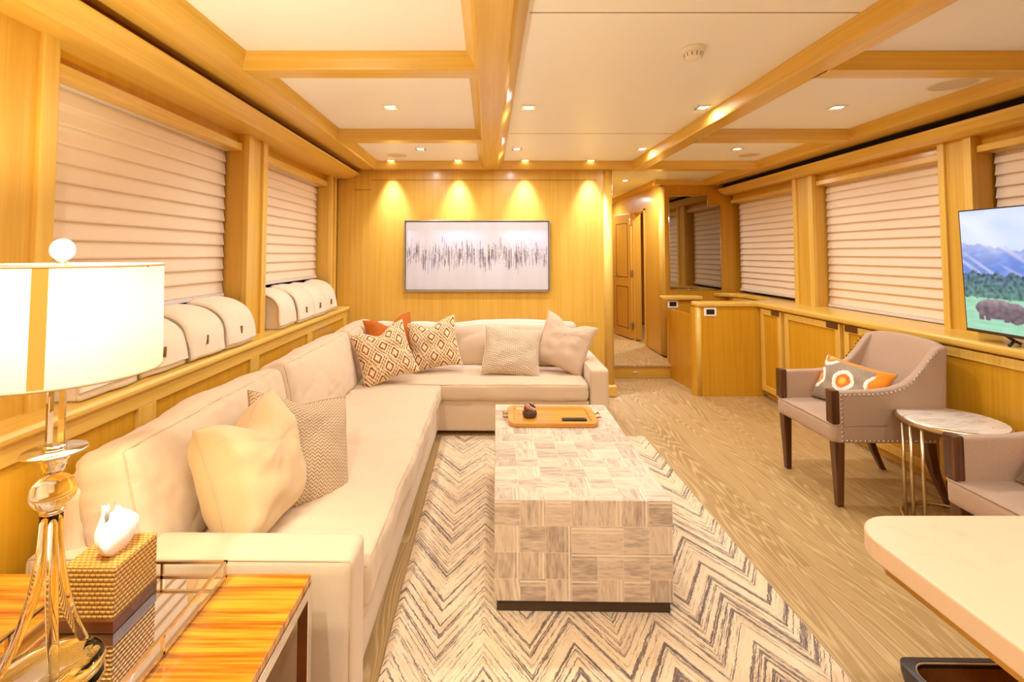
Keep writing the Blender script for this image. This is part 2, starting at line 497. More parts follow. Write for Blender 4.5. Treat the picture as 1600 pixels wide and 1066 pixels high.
# windows behind the shades
def window(name, sg, x, y0, y1, z0, z1):
    o = struct(name, MB().box(sg*x, sg*(x+.01), y0+.03, y1-.03, z0+.03, z1), M['night_glass'])
    b = MB()
    for (a, c, d, e) in ((y0, y0+.03, z0, z1), (y1-.03, y1, z0, z1), (y0, y1, z0, z0+.03)):
        b.box(sg*(x-.02), sg*(x+.03), a, c, d, e)
    struct('window_frame', b, M['silver'], parent=o)
window('window_1', -1, 1.80, 1.757, 3.17, .93, 2.12)
window('window_2', -1, 1.80, 3.442, 4.86, .93, 2.12)
window('window_3', 1, 3.29, 4.94, 6.28, .97, 2.10)
window('window_4', 1, 3.29, 3.33, 4.64, .97, 2.10)
window('window_5', 1, 3.29, 1.75, 3.10, .97, 2.10)

# roman shades
def shade(label, sg, x, y0, y1, z0, z1):
    P = .071; N = int((z1-z0)/P); P = (z1-z0)/N
    prof = []
    for k in range(N):
        zt = z1 - k*P
        for t, d in ((0, .004), (.3, .005), (.6, .008), (.85, .0125), (.97, .014), (1.0, .009)):
            prof.append((d, zt - t*P))
    ny = 14; vs = []; fs = []
    for (d, z) in prof:
        for j in range(ny+1):
            y = y0 + (y1-y0)*j/ny
            q = noise.noise(Vector((y*4+x, z*6, 3)))*.0018
            vs.append((sg*(x-d+q), y, z + q*.6))
    W = ny+1
    fs = [(i*W+j, i*W+j+1, (i+1)*W+j+1, (i+1)*W+j) for i in range(len(prof)-1) for j in range(ny)]
    t = thing('roman_shade', label, 'window shade', (sg*x, (y0+y1)/2, z0), 0, 'pleated window shades')
    o = obj('shade_fabric', MB().add(vs, fs, True), M['shade_fabric'], t)
    sd = o.modifiers.new('solid', 'SOLIDIFY'); sd.thickness = .002
    obj('bottom_rail', MB().box(sg*(x-.024), sg*(x-.006), y0, y1, z0-.022, z0), M['blind_rail'], t, bevel=.003)
    obj('head_box', MB().box(sg*(x-.03), sg*(x+.03), y0, y1, z1-.005, z1+.035), M['blind_rail'], t, bevel=.004)
shade('cream pleated shade in the left window behind the lit table lamp', -1, 1.71, 1.775, 3.155, 1.20, 2.115)
shade('narrow looking cream pleated shade in the left window nearest the painting wall', -1, 1.71, 3.455, 4.845, 1.235, 2.115)
shade('cream pleated shade on the right side beside the smoked mirror', 1, 3.20, 4.955, 6.26, 1.01, 2.09)
shade('wide cream pleated shade in the right window behind the taupe armchair', 1, 3.19, 3.345, 4.625, .982, 2.09)
shade('cream pleated shade partly hidden behind the television', 1, 3.20, 1.77, 3.085, .985, 2.09)

# ---- left ledge and wainscot
b = MB().prism([(-1.435, .872), (-1.425, .885), (-1.425, .900), (-1.437, .912), (-1.86, .912), (-1.86, .872)], 'y', -2.6, 5.08)
struct('trim_14', b, M['trim_y'], bevel=.003)
b = MB().box(-1.46, -1.86, -2.6, BW, 0, .872); wl = struct('trim_15', b, M['deep_z'])
edges = [-1.2, -.33, .60, 1.24, 2.12, 3.08, 4.02, 5.0]
struct('top_rail', MB().box(-1.445, -1.465, -2.6, 5.08, .81, .872), M['trim_y'], parent=wl, bevel=.003)
for y in edges: struct('stile', MB().box(-1.445, -1.465, y-.055, y+.055, .1, .811), M['trim_z'], parent=wl, bevel=.003)
struct('bottom_rail', MB().box(-1.445, -1.465, -2.6, 5.08, 0, .1), M['trim_y'], parent=wl, bevel=.003)

# ---- back wall with the painting
b = MB().box(-1.57, 1.255, BW, BW+.12, 0, ZC-.02)
wb = struct('wall_back', b, M['wood_z'])
def gx(px): return (px-VX)/F*BW
def groove(x0, x1, z0, z1, mt='groove'):
    struct('panel_joint', MB().box(x0, x1, BW-.0015, BW+.01, z0, z1), M[mt], parent=wb)
groove(gx(580), gx(933), 2.213, 2.218)
groove(gx(552), gx(579), 2.112, 2.117)
groove(gx(551)-.004, gx(551), 0, 2.115, 'trim_z'); groove(gx(579)-.002, gx(579)+.001, 2.115, 2.216, 'trim_z')  # pale strips: the highlight of bevels catching light, put into the joint colour
groove(gx(679), gx(679)+.004, .3, 2.213, 'trim_z'); groove(gx(933), gx(933)+.004, 0, 2.213, 'trim_z')
groove(gx(551), gx(933), .745, .748, 'trim_z')
# rounded end post of the wall and its plinth
struct('trim_16', MB().lathe([(.055, 0), (.055, 2.32)], 1.232, BW+.03, 24), M['trim_z'])
struct('baseboard_back', MB().box(1.165, 1.30, BW-.055, BW+.12, 0, .115), M['trim_x'], bevel=.018, seg=3)
# corridor
struct('wall_corridor_left', MB().box(1.16, 1.27, BW+.12, 10.2, 0, ZC), M['wood_z'])
struct('wall_corridor_end', MB().box(1.2, 3.6, 10.1, 10.2, 0, ZC), M['wood_z'])
b = MB().box(2.21, 2.31, 6.40, 6.98, .15, ZC); b.box(2.21, 2.31, 6.98, 7.50, 2.06, ZC); b.box(2.21, 2.31, 7.50, 10.1, .15, ZC)
wc = struct('wall_corridor_right', b, M['wood_z'])
b = MB().box(2.19, 2.21, 6.95, 6.985, .15, 2.09); b.box(2.19, 2.21, 7.5, 7.535, .15, 2.09); b.box(2.19, 2.21, 6.95, 7.535, 2.06, 2.09)
struct('door_frame', b, M['trim_z'], parent=wc, bevel=.003)
struct('trim_17', MB().lathe([(.055, .15), (.055, ZC)], 2.262, 6.385, 24), M['trim_z'])
struct('wall_mirror_side', MB().box(2.262, 3.36, 6.33, 6.45, 0, ZC), M['deep_z'])
b = MB().prism([(2.13, ZC), (2.14, ZC-.02), (2.18, ZC-.06), (2.21, ZC-.07), (2.3, ZC-.07), (2.3, ZC)], 'y', 6.30, 10.1)
b.prism([(6.25, ZC), (6.26, ZC-.02), (6.30, ZC-.06), (6.33, ZC-.07), (6.40, ZC-.07), (6.40, ZC)], 'x', 2.13, 2.78)
struct('trim_24', b, M['trim_y'], bevel=.003)
struct('wall_cabin', MB().box(2.9, 2.95, 6.46, 10.1, .15, ZC), M['wood_z'])
# open door leaf
dl = struct('door_1', MB().box(-.56, 0, -.02, .02, 0, 1.9), M['wood_z'], bevel=.003)
dl.location = (2.17, 7.50, .165); dl.rotation_euler = (0, 0, math.radians(-78))
for (a, c) in ((.14, .78), (.92, 1.76)):
    b = MB()
    for (x0, x1, z0, z1) in ((-.47, -.46, a, c), (-.10, -.09, a, c), (-.47, -.09, a, a+.01), (-.47, -.09, c-.01, c)): b.box(x0, x1, -.0225, .0225, z0, z1)
    struct('panel_line', b, M['groove'], parent=dl)
for z in (.15, .95, 1.72): struct('hinge', MB().box(-.02, .03, -.03, .01, z, z+.09), M['silver'], parent=dl, bevel=.003)
struct('door_handle', MB().tube([(-.5, -.02, .95), (-.5, -.06, .95), (-.42, -.06, .95)], .009), M['silver'], parent=dl)

# stair enclosure
Zc = .955
b = MB().prism([(2.60, 5.08), (2.15, 5.08)] + [(2.15+.06*math.cos(a)-.0, 5.14+.06*math.sin(a)) for a in [PI*1.5-PI*i/8 for i in range(1, 8)]] + [(2.15, 5.20), (2.80, 5.20), (2.80, 5.08)], 'z', 0, .905)
sp = tag(obj('stair_partition', b, M['deep_z'], None, rebase=True), 'low honey oak partition with rounded end in front of the stairwell, outlet at top', 'partition')
tag(obj('end_post', MB().lathe([(.062, 0), (.062, .905)], 2.155, 5.14, 24), M['trim_z'], sp), 'lighter oak end post')
sp.children[0].location = -Vector(sp.location)
b = MB().box(2.13, 2.50, 5.88, 5.94, 0, .90)
rp = tag(obj('stair_partition', b, M['deep_z'], None, rebase=True), 'rear low oak partition at the far side of the stairwell beside the step', 'partition')
o = obj('cap_rail', MB().prism([(2.05, 5.85), (2.05, 5.97), (2.10, 6.0), (2.52, 6.0), (2.52, 5.83), (2.10, 5.83)], 'z', .90, .95), M['trim_x'], rp, bevel=.018, seg=3); o.location = -Vector(rp.location)
b = MB().prism([(2.125, 5.84), (2.15, 5.84), (2.19, 5.21), (2.165, 5.21)], 'z', 0, .80)
tag(obj('stair_side_panel', b, M['deep_z'], None, rebase=True), 'short oak side panel between the two stairwell partitions', 'partition')

# ---- right worktop
nos = [(2.755, 0), (2.74, .012), (2.738, .03), (2.75, .046), (2.765, .05)]
pts = [(2.738, -2.6), (2.738, 5.06), (2.16, 5.06), (2.115, 5.08), (2.10, 5.13), (2.115, 5.19), (2.16, 5.215), (2.70, 5.215)]
pts += [(2.70+.42*math.sin(a), 5.215+.42*(1-math.cos(a))) for a in [PI/2*i/8 for i in range(1, 9)]]
pts += [(3.12, 6.05), (3.02, 6.2), (2.86, 6.33), (3.36, 6.33), (3.36, -2.6)]
b = MB().prism(pts, 'z', .905, Zc)
wt = obj('worktop', b, M['trim_y'], None, rebase=True, bevel=.016, seg=3)
tag(wt, 'long honey oak worktop running under the right windows and capping the stair partition', 'worktop')
b = MB().box(3.05, 3.33, 5.2, 6.32, 0, .90)
tag(obj('stairwell_lining', b, M['wood_y'], None, rebase=True), 'oak lining below the curved worktop end by the stairs', 'panel')
# ---- cabinets
def door_front(t, y0, y1, handle):
    X = 2.76; fw = .055
    b = MB().box(X+.012, X+.03, y0+.01, y1-.01, .085, .89)
    d = obj('door', b, M['deep_z'], t)
    fr_ = MB()
    for (a, c, z0, z1) in ((y0, y0+fw, .08, .895), (y1-fw, y1, .08, .895), (y0+fw, y1-fw, .08, .08+fw), (y0+fw, y1-fw, .895-fw, .895)):
        fr_.box(X, X+.03, a, c, z0, z1)
    obj('door_frame', fr_, M['trim_z'], d, bevel=.003)
    a, c = (y0+.02, y0+.15) if handle == 'near' else (y1-.15, y1-.02)
    obj('handle', MB().box(X-.006, X+.002, a, c, .895-.045, .897), M['bronze'], d, bevel=.002)
def cabinet(label, y0, y1, doors):
    t = thing('cabinet', label, 'cabinet', (3.0, (y0+y1)/2, 0), 0, 'oak cabinets under the worktop')
    obj('body', MB().box(2.79, 3.34, y0, y1, .075, .903), M['wood_z'], t)
    obj('toe_kick', MB().box(2.83, 2.86, y0, y1, 0, .075), M['wood_y'], t)
    for (a, c, h) in doors: door_front(t, a, c, h)
cabinet('narrow oak cabinet next to the stair partition, single door with bronze pull', 4.68, 5.07, [(4.70, 5.05, 'near')])
cabinet('oak cabinet of two doors whose right half hides behind the farther armchair', 3.12, 4.66, [(3.91, 4.64, 'near'), (3.14, 3.87, 'far')])
cabinet('oak cabinet between the two armchairs, behind the round side table', 1.55, 3.10, [(2.34, 3.08, 'near'), (1.57, 2.30, 'far')])
cabinet('oak cabinet beside the nearer armchair, below the television', -.1, 1.53, [(.73, 1.51, 'near'), (-.08, .69, 'far')])

# ================================================================ LIGHT FITTINGS
def downlight(x, y, label, group, wash=False, wt_=None, zc=ZC):
    t = thing('recessed_downlight', label, 'ceiling light', (x, y, zc-.004), 0, group)
    s_ = .045
    b = MB()
    for (x0, x1, y0, y1) in ((-s_, s_, -s_, -s_+.016), (-s_, s_, s_-.016, s_), (-s_, -s_+.016, -s_+.016, s_-.016), (s_-.016, s_, -s_+.016, s_-.016)):
        b.box(x+x0, x+x1, y+y0, y+y1, zc-.005, zc-.0005)
    obj('bezel', b, M['chrome'], t, bevel=.0015)
    obj('lens', MB().lathe([(.0285, zc-.003), (.0285, zc-.001)], x, y, 24), M['lens'], t)
    ld = bpy.data.lights.new('downlight_lamp', 'SPOT'); ld.energy = wt_ or (WASH_W if wash else SPOT_W); ld.color = WASH_C if wash else WARM
    ld.spot_size = math.radians(56 if wash else 178); ld.spot_blend = 1.0 if wash else .7; ld.shadow_soft_size = .03
    lo = bpy.data.objects.new('downlight_lamp', ld); COL.objects.link(lo); lo.location = (x, y, zc-.02)
    if wash: lo.rotation_euler = (math.radians(6), 0, 0)
G1 = 'square recessed ceiling downlights'
XS = [(-.64, 'left'), (.257, 'centre'), (1.39, 'centre'), (2.26, 'right')]
nm = {(-.64, 3.16): 'alone in the second left ceiling bay',
      (.257, 3.16): 'in the centre ceiling strip close to the middle beam, nearer row',
      (1.39, 3.16): 'in the centre ceiling strip close to the right beam, nearer row',
      (2.26, 3.16): 'in the right ceiling bay between the two round speakers, nearer row',
      (-.62, 4.43): 'in the far left ceiling bay, in front of the wall washers',
      (.253, 4.43): 'in the centre strip by the middle beam, farther row',
      (1.39, 4.43): 'in the centre strip by the right beam, farther row',
      (2.25, 4.43): 'in the far right ceiling bay beside the small round speaker'}
for (x, y), s_ in nm.items(): downlight(x, y, 'square chrome downlight '+s_, G1)
for i, (x, s_) in enumerate(((-1.0, 'leftmost, by the cornice'), (-.315, 'second from left, left of the middle beam'), (.37, 'third from left, right of the middle beam'), (1.04, 'rightmost, above the linen pillow end of the sofa'))):
    downlight(x, 4.985, 'chrome wall washer downlight, '+s_, 'wall washers above the painting', True)
downlight(1.77, 6.35, 'small recessed downlight in the corridor ceiling beyond the beam', G1, wt_=34)
for y, rw in ((.40, 'above the camera'), (-1.0, 'behind the camera')):  # unseen lamps added for general fill, strongest toward the left wall
    for x, s_ in ((-.64, 'in the left ceiling bay'), (.257, 'beside the middle beam'), (1.39, 'beside the right beam'), (2.26, 'in the right ceiling bay')):
        downlight(x, y, 'added unseen fill downlight %s, row %s' % (s_, rw), G1, wt_=36 if (x < 0 and y > 0) else None)
downlight(1.72, 8.4, 'recessed downlight deep inside the corridor', G1, wt_=34)
downlight(2.6, 7.4, 'recessed downlight inside the cabin behind the corridor door', G1, wt_=40)

def speaker(x, y, r, label):
    t = thing('ceiling_speaker', label, 'speaker', (x, y, ZC-.005), 0, 'round ceiling speakers')
    obj('rim', MB().lathe([(r, ZC), (r, ZC-.004), (r-.008, ZC-.006), (r-.010, ZC-.001)], x, y, 48, cap=False), M['white'], t)
    obj('grille', MB().lathe([(r-.008, ZC-.0005), (r-.008, ZC-.004)], x, y, 48), M['grille'], t)
speaker(2.60, 2.72, .115, 'large round ceiling speaker in the right bay nearest the camera')
speaker(2.50, 4.70, .10, 'round ceiling speaker in the far right bay beside the cornice')
speaker(-.885, 4.72, .10, 'round ceiling speaker in the far left bay near the wall washers')
t = thing('smoke_detector', 'white round smoke detector on the centre ceiling strip', 'smoke detector', (.945, 2.24, ZC-.05))
obj('base', MB().lathe([(.052, ZC), (.054, ZC-.008), (.052, ZC-.022), (.046, ZC-.024)], .945, 2.24, 32), M['white'], t)
obj('sensing_head', MB().lathe([(.036, ZC-.02), (.042, ZC-.026), (.040, ZC-.040), (.030, ZC-.050), (.012, ZC-.053)], .945, 2.24, 32), M['white'], t)
b = MB()
for i in range(12):
    a = 2*PI*i/12; c, s_ = math.cos(a), math.sin(a)
    b.tube([(.945+c*.0415, 2.24+s_*.0415, ZC-.029), (.945+c*.037, 2.24+s_*.037, ZC-.044)], .0022, 6)
obj('vent_slots', b, M['blackpl'], t)

# ---- mirror, outlets, step light, painting
pm = [(2.245, .99), (2.90, .99), (2.90, 2.07), (2.74, 2.07), (2.74, 2.19), (2.245, 2.19)]
mr = thing('wall_mirror', 'tall smoked mirror with a notched top right corner beside the corridor', 'mirror', (2.57, 6.31, .99))
pm = [(a+.07, z) for a, z in pm]
obj('glass', MB().prism([(a, z) for a, z in pm], 'y', 6.318, 6.331), M['smoked'], mr)
b = MB()
for i in range(len(pm)):
    p, q = pm[i], pm[(i+1) % len(pm)]; b.tube([(p[0], 6.318, p[1]), (q[0], 6.318, q[1])], .004, 6)
obj('edge_strip', b, M['chrome'], mr)
def outlet(x, y, z, w_, h_, label):
    t = thing('power_outlet', label, 'outlet', (x, y, z-h_/2), 0, 'outlets on the stair partitions')
    obj('plate', MB().box(x-w_/2, x+w_/2, y-.007, y, z-h_/2, z+h_/2), M['white'], t, bevel=.003)
    obj('socket', MB().box(x-w_*.32, x+w_*.32, y-.010, y-.006, z-h_*.29, z+h_*.29), M['blackpl'], t, bevel=.001)
outlet(2.265, 5.08, .855, .128, .088, 'white framed black outlet on the front stair partition')
outlet(2.18, 5.88, .853, .125, .088, 'white framed black outlet on the rear partition above the step')
t = thing('step_light', 'small chrome step light on the riser of the corridor step', 'light', (1.71, 5.838, .05))
obj('plate', MB().box(1.68, 1.745, 5.832, 5.84, .05, .082), M['chrome'], t, bevel=.003)
obj('lens', MB().box(1.69, 1.735, 5.830, 5.834, .068, .077), M['white'], t)

# painting: abstract strokes as coloured faces on the canvas
def grid_picture(name, parent, org, du, dv, W_, H_, cols, mat, nudge=None):
    vs = []
    for j in range(H_+1):
        for i in range(W_+1):
            p = org + du*(i/W_) + dv*(j/H_); vs.append(tuple(p))
    fs = [(j*(W_+1)+i, j*(W_+1)+i+1, (j+1)*(W_+1)+i+1, (j+1)*(W_+1)+i) for j in range(H_) for i in range(W_)]
    mb = MB().add(vs, fs); o = obj(name, mb, mat, parent)
    at = o.data.color_attributes.new('Col', 'FLOAT_COLOR', 'POINT')
    flat = []
    for j in range(H_+1):
        for i in range(W_+1):
            c = cols[min(j, H_-1)][min(i, W_-1)]; flat += [c[0], c[1], c[2], 1.0]
    at.data.foreach_set('color', flat)
    return o
AW, AH = 440, 200
rnd = random.Random(11)
art = [[None]*AW for _ in range(AH)]
for j in range(AH):
    for i in range(AW):
        t_ = j/AH; q = noise.noise(Vector((i*.05, j*.008, 0)))*.03
        art[j][i] = [.56+q-.01*(1-t_), .55+q-.03*(1-t_), .58+q-.08*(1-t_)]
def stroke(i0, j0, j1, wd, c, al, soft=3):
    for i in range(max(0, i0-wd), min(AW, i0+wd+1)):
        for j in range(max(0, j0), min(AH, j1)):
            e = min(1, min(j-j0, j1-j)/soft/4 + .15) * (1 - abs(i-i0)/(wd+1))
            g = .45 + .9*abs(noise.noise(Vector((i*.7, j*.22, c[0]*9))))
            a = min(1, al*e*g*1.6)
            art[j][i] = [art[j][i][q]*(1-a)+c[q]*a for q in range(3)]
for k in range(260):
    i = rnd.randrange(AW); jc = int(AH*(.50+.05*math.sin(i*.05))+rnd.gauss(0, 12)); L = int(rnd.uniform(40, 90))
    stroke(i, jc-L//2, jc+L//2, rnd.choice((1, 2, 3)), rnd.choice(((.45, .42, .46), (.62, .5, .38), (.5, .5, .58))), .3, 8)
for k in range(230):
    i = rnd.randrange(AW); jc = int(AH*(.50+.04*math.sin(i*.07))+rnd.gauss(0, 13)); L = int(abs(rnd.gauss(26, 18)))+8
    stroke(i, jc-L//2, jc+L//2, rnd.choice((0, 1, 1)), rnd.choice(((.06, .05, .07), (.10, .09, .16), (.2, .13, .08))), .85, 2)
for k in range(900):
    i = rnd.randrange(AW); j = int(AH*.53+rnd.gauss(0, 17)); stroke(i, j, j+rnd.randint(2, 4), 0, rnd.choice(((.42, .28, .12), (.08, .06, .06), (.9, .85, .75), (.5, .33, .16))), 1, .3)
X0, X1, Z0, Z1 = gx(632.5), gx(858.5), 1.065, 1.795
t = thing('framed_painting', 'wide abstract painting with dark vertical strokes, thin silver frame, on the back wall', 'painting', ((X0+X1)/2, BW, Z0))
grid_picture('canvas', t, Vector((X0+.015, BW-.028, Z0+.015)), Vector((X1-X0-.03, 0, 0)), Vector((0, 0, Z1-Z0-.03)), AW, AH, art, M['paint'])
obj('backing', MB().box(X0+.012, X1-.012, BW-.026, BW, Z0+.012, Z1-.012), M['blackpl'], t)
b = MB()
for (a, c, d, e) in ((X0, X1, Z0, Z0+.010), (X0, X1, Z1-.010, Z1), (X0, X0+.010, Z0+.01, Z1-.01), (X1-.010, X1, Z0+.01, Z1-.01)): b.box(a, c, BW-.042, BW-.001, d, e)
obj('frame', b, M['silver'], t, bevel=.001)
b = MB()
for (a, c, d, e) in ((X0+.01, X1-.01, Z0+.01, Z0+.016), (X0+.01, X1-.01, Z1-.016, Z1-.01), (X0+.01, X0+.016, Z0+.016, Z1-.016), (X1-.016, X1-.01, Z0+.016, Z1-.016)): b.box(a, c, BW-.030, BW-.024, d, e)
obj('inner_gap', b, M['blackpl'], t)

# ================================================================ RUG
b = MB(); NX, NY = 2, 2
b.box(-.375, 1.225, .2, 3.96, .001, .012)
tag(obj('area_rug', b, M['rug'], None, bevel=.004), 'cream rug with dark grey zigzag lines under the coffee table', 'rug')

# ================================================================ SOFT SHAPES
def softmap(hx, hy, hz, r, bul, amp, seed, wr=3.0, crown=(0, 0, 0)):
    def f(p):
        q = Vector((p[0]*hx, p[1]*hy, p[2]*hz))
        c = Vector((max(-hx+r, min(hx-r, q.x)), max(-hy+r, min(hy-r, q.y)), max(-hz+r, min(hz-r, q.z))))
        d = q-c
        if d.length > 1e-9:
            q = c + d.normalized()*min(r, max(abs(d.x), abs(d.y), abs(d.z)))
        x, y, z = p
        wx, wy, wz = (1-x*x), (1-y*y), (1-z*z)
        q = q + Vector((x*bul[0]*wy*wz, y*bul[1]*wx*wz, z*bul[2]*wx*wy))
        if amp:
            s_ = Vector((q.x*wr, q.y*wr, q.z*wr)) + Vector((seed*7.3, seed*3.1, 0))
            n1 = noise.noise(s_)
            ridge = (1-abs(noise.noise(Vector((q.x*wr*.6+seed, q.y*wr*2.6, q.z*wr*2.6)))*2))**4
            q = q + Vector((x, y, z)).normalized()*(n1*amp - ridge*amp*.45)
        return q
    return f
def softbox_mesh(fn, nx=24, ny=24, nz=10):
    mb = MB(); key = {}
    def t(i, n):
        s_ = -1+2*i/n; return math.sin(s_*PI/2)*.35 + s_*.65
    vs = []; fs = []
    def vid(p):
        k_ = (round(p[0], 5), round(p[1], 5), round(p[2], 5))
        if k_ not in key: key[k_] = len(vs); vs.append(tuple(fn(p)))
        return key[k_]
    for s_ in (-1, 1):
        for i in range(nx):
            for j in range(ny):
                a, b_, c, d = t(i, nx), t(i+1, nx), t(j, ny), t(j+1, ny)
                fs.append([vid((a, c, s_)), vid((b_, c, s_)), vid((b_, d, s_)), vid((a, d, s_))])
        for i in range(nx):
            for j in range(nz):
                a, b_, c, d = t(i, nx), t(i+1, nx), t(j, nz), t(j+1, nz)
                fs.append([vid((a, s_, c)), vid((b_, s_, c)), vid((b_, s_, d)), vid((a, s_, d))])
        for i in range(ny):
            for j in range(nz):
                a, b_, c, d = t(i, ny), t(i+1, ny), t(j, nz), t(j+1, nz)
                fs.append([vid((s_, a, c)), vid((s_, b_, c)), vid((s_, b_, d)), vid((s_, a, d))])
    return mb.add(vs, fs, True)
def edge_loop(fn, axis, s_, n=24):
    pts = []
    sq = [(-1, -1, 1, 0), (1, -1, 0, 1), (1, 1, -1, 0), (-1, 1, 0, -1)]
    for (a, c, da, dc) in sq:
        for k_ in range(n):
            u = a+da*2*k_/n; v = c+dc*2*k_/n
            p = [0, 0, 0]; o = [q for q in range(3) if q != axis]
            p[axis] = s_; p[o[0]] = u; p[o[1]] = v
            pts.append(fn(tuple(p)))
    return pts
def cushion(name, parent, c, half, r, bul, amp, seed, axis=2, rot=None, mat='cream', res=(26, 26, 8), pipe=True, wr=3.0):
    fn = softmap(*half, r, bul, amp, seed, wr)
    X = Matrix.Translation(c)
    if rot: X = X @ rot
    o = obj(name, softbox_mesh(fn, *res), M[mat], parent, xf=X, world=False)
    if pipe:
        b = MB()
        for s_ in (-1, 1): b.tube(edge_loop(fn, axis, s_), .0032, 6, closed=True)
        obj('piping', b, M['cream_pipe'], o, xf=X, world=False)
    return o

# ================================================================ SECTIONAL SOFA
SL = Vector((-.41, 4.0, 0))
sofa = thing('sectional_sofa', 'large L-shaped cream linen sectional sofa in the left corner under the painting', 'sofa', SL, math.radians(-.7))
def L(x, y, z): return Vector((x, y, z))-SL
def lbox(mb, x0, x1, y0, y1, z0, z1): return mb.box(x0-SL.x, x1-SL.x, y0-SL.y, y1-SL.y, z0, z1)
b = MB().prism([(p[0]-SL.x, p[1]-SL.y) for p in ((-1.36, 1.68), (-.41, 1.68), (-.41, 4.0), (.80, 4.0), (.80, 4.93), (-1.36, 4.93))], 'z', .035, .275)
obj('base', b, M['cream'], sofa, world=False, bevel=.012, seg=3)
b = MB().prism([(p[0]-SL.x, p[1]-SL.y) for p in ((-1.38, 1.56), (-1.24, 1.56), (-1.24, 4.78), (.80, 4.78), (.80, 4.96), (-1.38, 4.96))], 'z', .276, .72)
obj('back_frame', b, M['cream'], sofa, world=False, bevel=.04, seg=4)
# near arm: squared, with the stepped back corner
cushion('arm', sofa, L((-.38-1.38)/2, 1.60, .282), (.50, .076, .247), .022, (0, .004, .004), .003, 1, axis=1, res=(24, 10, 16))
cushion('arm', sofa, L(.882, 4.47, .28), (.077, .475, .245), .02, (.003, 0, .004), .003, 2, axis=0, res=(8, 20, 14))
cushion('seat_cushion', sofa, L(-.785, 2.825, .345), (.415, 1.14, .072), .03, (.006, .006, .025), .024, 3, res=(40, 80, 8), wr=4.0)
cushion('seat_cushion', sofa, L(-.21, 4.37, .345), (1.005, .395, .070), .03, (.004, .008, .022), .013, 4, res=(70, 34, 8), wr=4.0)
rb = Matrix.Rotation(math.radians(-13), 4, 'Y')
cushion('back_cushion', sofa, L(-1.17, 2.155, .60), (.095, .575, .225), .05, (.045, .01, .02), .018, 5, axis=0, rot=rb, res=(10, 50, 30), wr=3.4)
cushion('back_cushion', sofa, L(-1.165, 3.36, .60), (.095, .585, .225), .05, (.05, .01, .02), .020, 6, axis=0, rot=rb, res=(10, 50, 30), wr=3.4)
cushion('back_cushion', sofa, L(-1.16, 4.34, .615), (.09, .36, .215), .06, (.045, .01, .02), .020, 7, axis=0, rot=rb, res=(10, 36, 30), wr=3.4)
rb2 = Matrix.Rotation(math.radians(-12), 4, 'X')
cushion('back_cushion', sofa, L(-.75, 4.68, .60), (.33, .095, .20), .05, (.01, .045, .02), .018, 8, axis=1, rot=rb2, res=(34, 10, 26))
cushion('back_cushion', sofa, L(.21, 4.68, .605), (.60, .095, .205), .05, (.01, .045, .02), .020, 9, axis=1, rot=rb2, res=(50, 10, 26))
b = MB()
for (x, y) in ((-1.3, 1.75), (-.5, 1.75), (-.5, 3.9), (.7, 4.1), (.7, 4.85), (-1.3, 4.85)): lbox(b, x-.03, x+.03, y-.03, y+.03, .012, .036)
obj('foot', b, M['dark'], sofa, world=False)

# ================================================================ THROW PILLOWS
def pillow(name, label, c, n, size, T, mat, roll=0, chop=0.0, seed=0, group='throw pillows on the sofa', amp=.012, pipe=None, lean_up=None, uvrot=False, N=44, fold=0.0, cat='pillow'):
    n = Vector(n).normalized(); up = Vector((0, 0, 1)); up = (up-n*up.dot(n)).normalized(); rt = up.cross(n)
    R = Matrix((rt, up, n)).transposed().to_4x4() @ Matrix.Rotation(math.radians(roll), 4, 'Z')
    W_, H_ = size
    def P(u, v, s_):
        x = W_/2*u*(1-.09*(1-v*v)*abs(u)**2); y = H_/2*v*(1-.09*(1-u*u)*abs(v)**2)
        t_ = max(0, (1-abs(u)**2.6)*(1-abs(v)**2.6))**.5
        if chop:
            g = math.exp(-(u/.38)**2)
            y -= chop*H_*g*max(0, (v+.3)/1.3)**1.6
            t_ *= 1-.45*chop*3*g*max(0, v)**2
        z = T*t_*s_
        if chop: z -= .25*chop*T*0
        k_ = max(abs(u), abs(v))
        nn = noise.noise(Vector((u*2.4+seed*3, v*2.4, s_*2+seed)))
        d = math.hypot(abs(u)-1, abs(v)-1)
        rad = math.sin(math.atan2(abs(v)-1, abs(u)-1)*16+seed)*math.exp(-d*3)*.35
        if chop: rad += math.sin(math.atan2(v-.45, u)*14+seed)*math.exp(-math.hypot(u, v-.55)*2.6)*.5
        z += s_*amp*(nn*1.3+rad)*t_**.6
        if fold: z -= fold*max(0, v)**2*(1 if u < 0 else .4)
        return Vector((x, y, z))
    vs = []; fs = []; uvs = []
    g = [-1+2*i/N for i in range(N+1)]; g = [math.sin(a*PI/2)*.6+a*.4 for a in g]
    idx = {}
    for s_ in (1, -1):
        for j in range(N+1):
            for i in range(N+1):
                if s_ == -1 and (i in (0, N) or j in (0, N)): idx[(s_, i, j)] = idx[(1, i, j)]; continue
                idx[(s_, i, j)] = len(vs); vs.append(P(g[i], g[j], s_))
        for j in range(N):
            for i in range(N):
                q = [(i, j), (i+1, j), (i+1, j+1), (i, j+1)]
                fs.append([idx[(s_,)+k_] for k_ in q]); uvs.append([((g[a]+1)/2, (g[c_]+1)/2) for a, c_ in q])
    c = Vector(c)
    lo = min((R @ v).z for v in vs)
    base = c + Vector((0, 0, lo))
    t = thing(name, label, cat, base, 0, group)
    X = Matrix.Translation(c-base) @ R
    o = obj('cover', MB().add(vs, fs, True, uvs), M[mat], t, xf=X, world=False)
    bnd = [P(a, -1, 1) for a in g[:-1]] + [P(1, a, 1) for a in g[:-1]] + [P(-a, 1, 1) for a in g[:-1]] + [P(-1, -a, 1) for a in g[:-1]]
    obj('edge_seam', MB().tube(bnd, .0035, 6, closed=True), M[pipe or mat], t, xf=X, world=False)
    return t
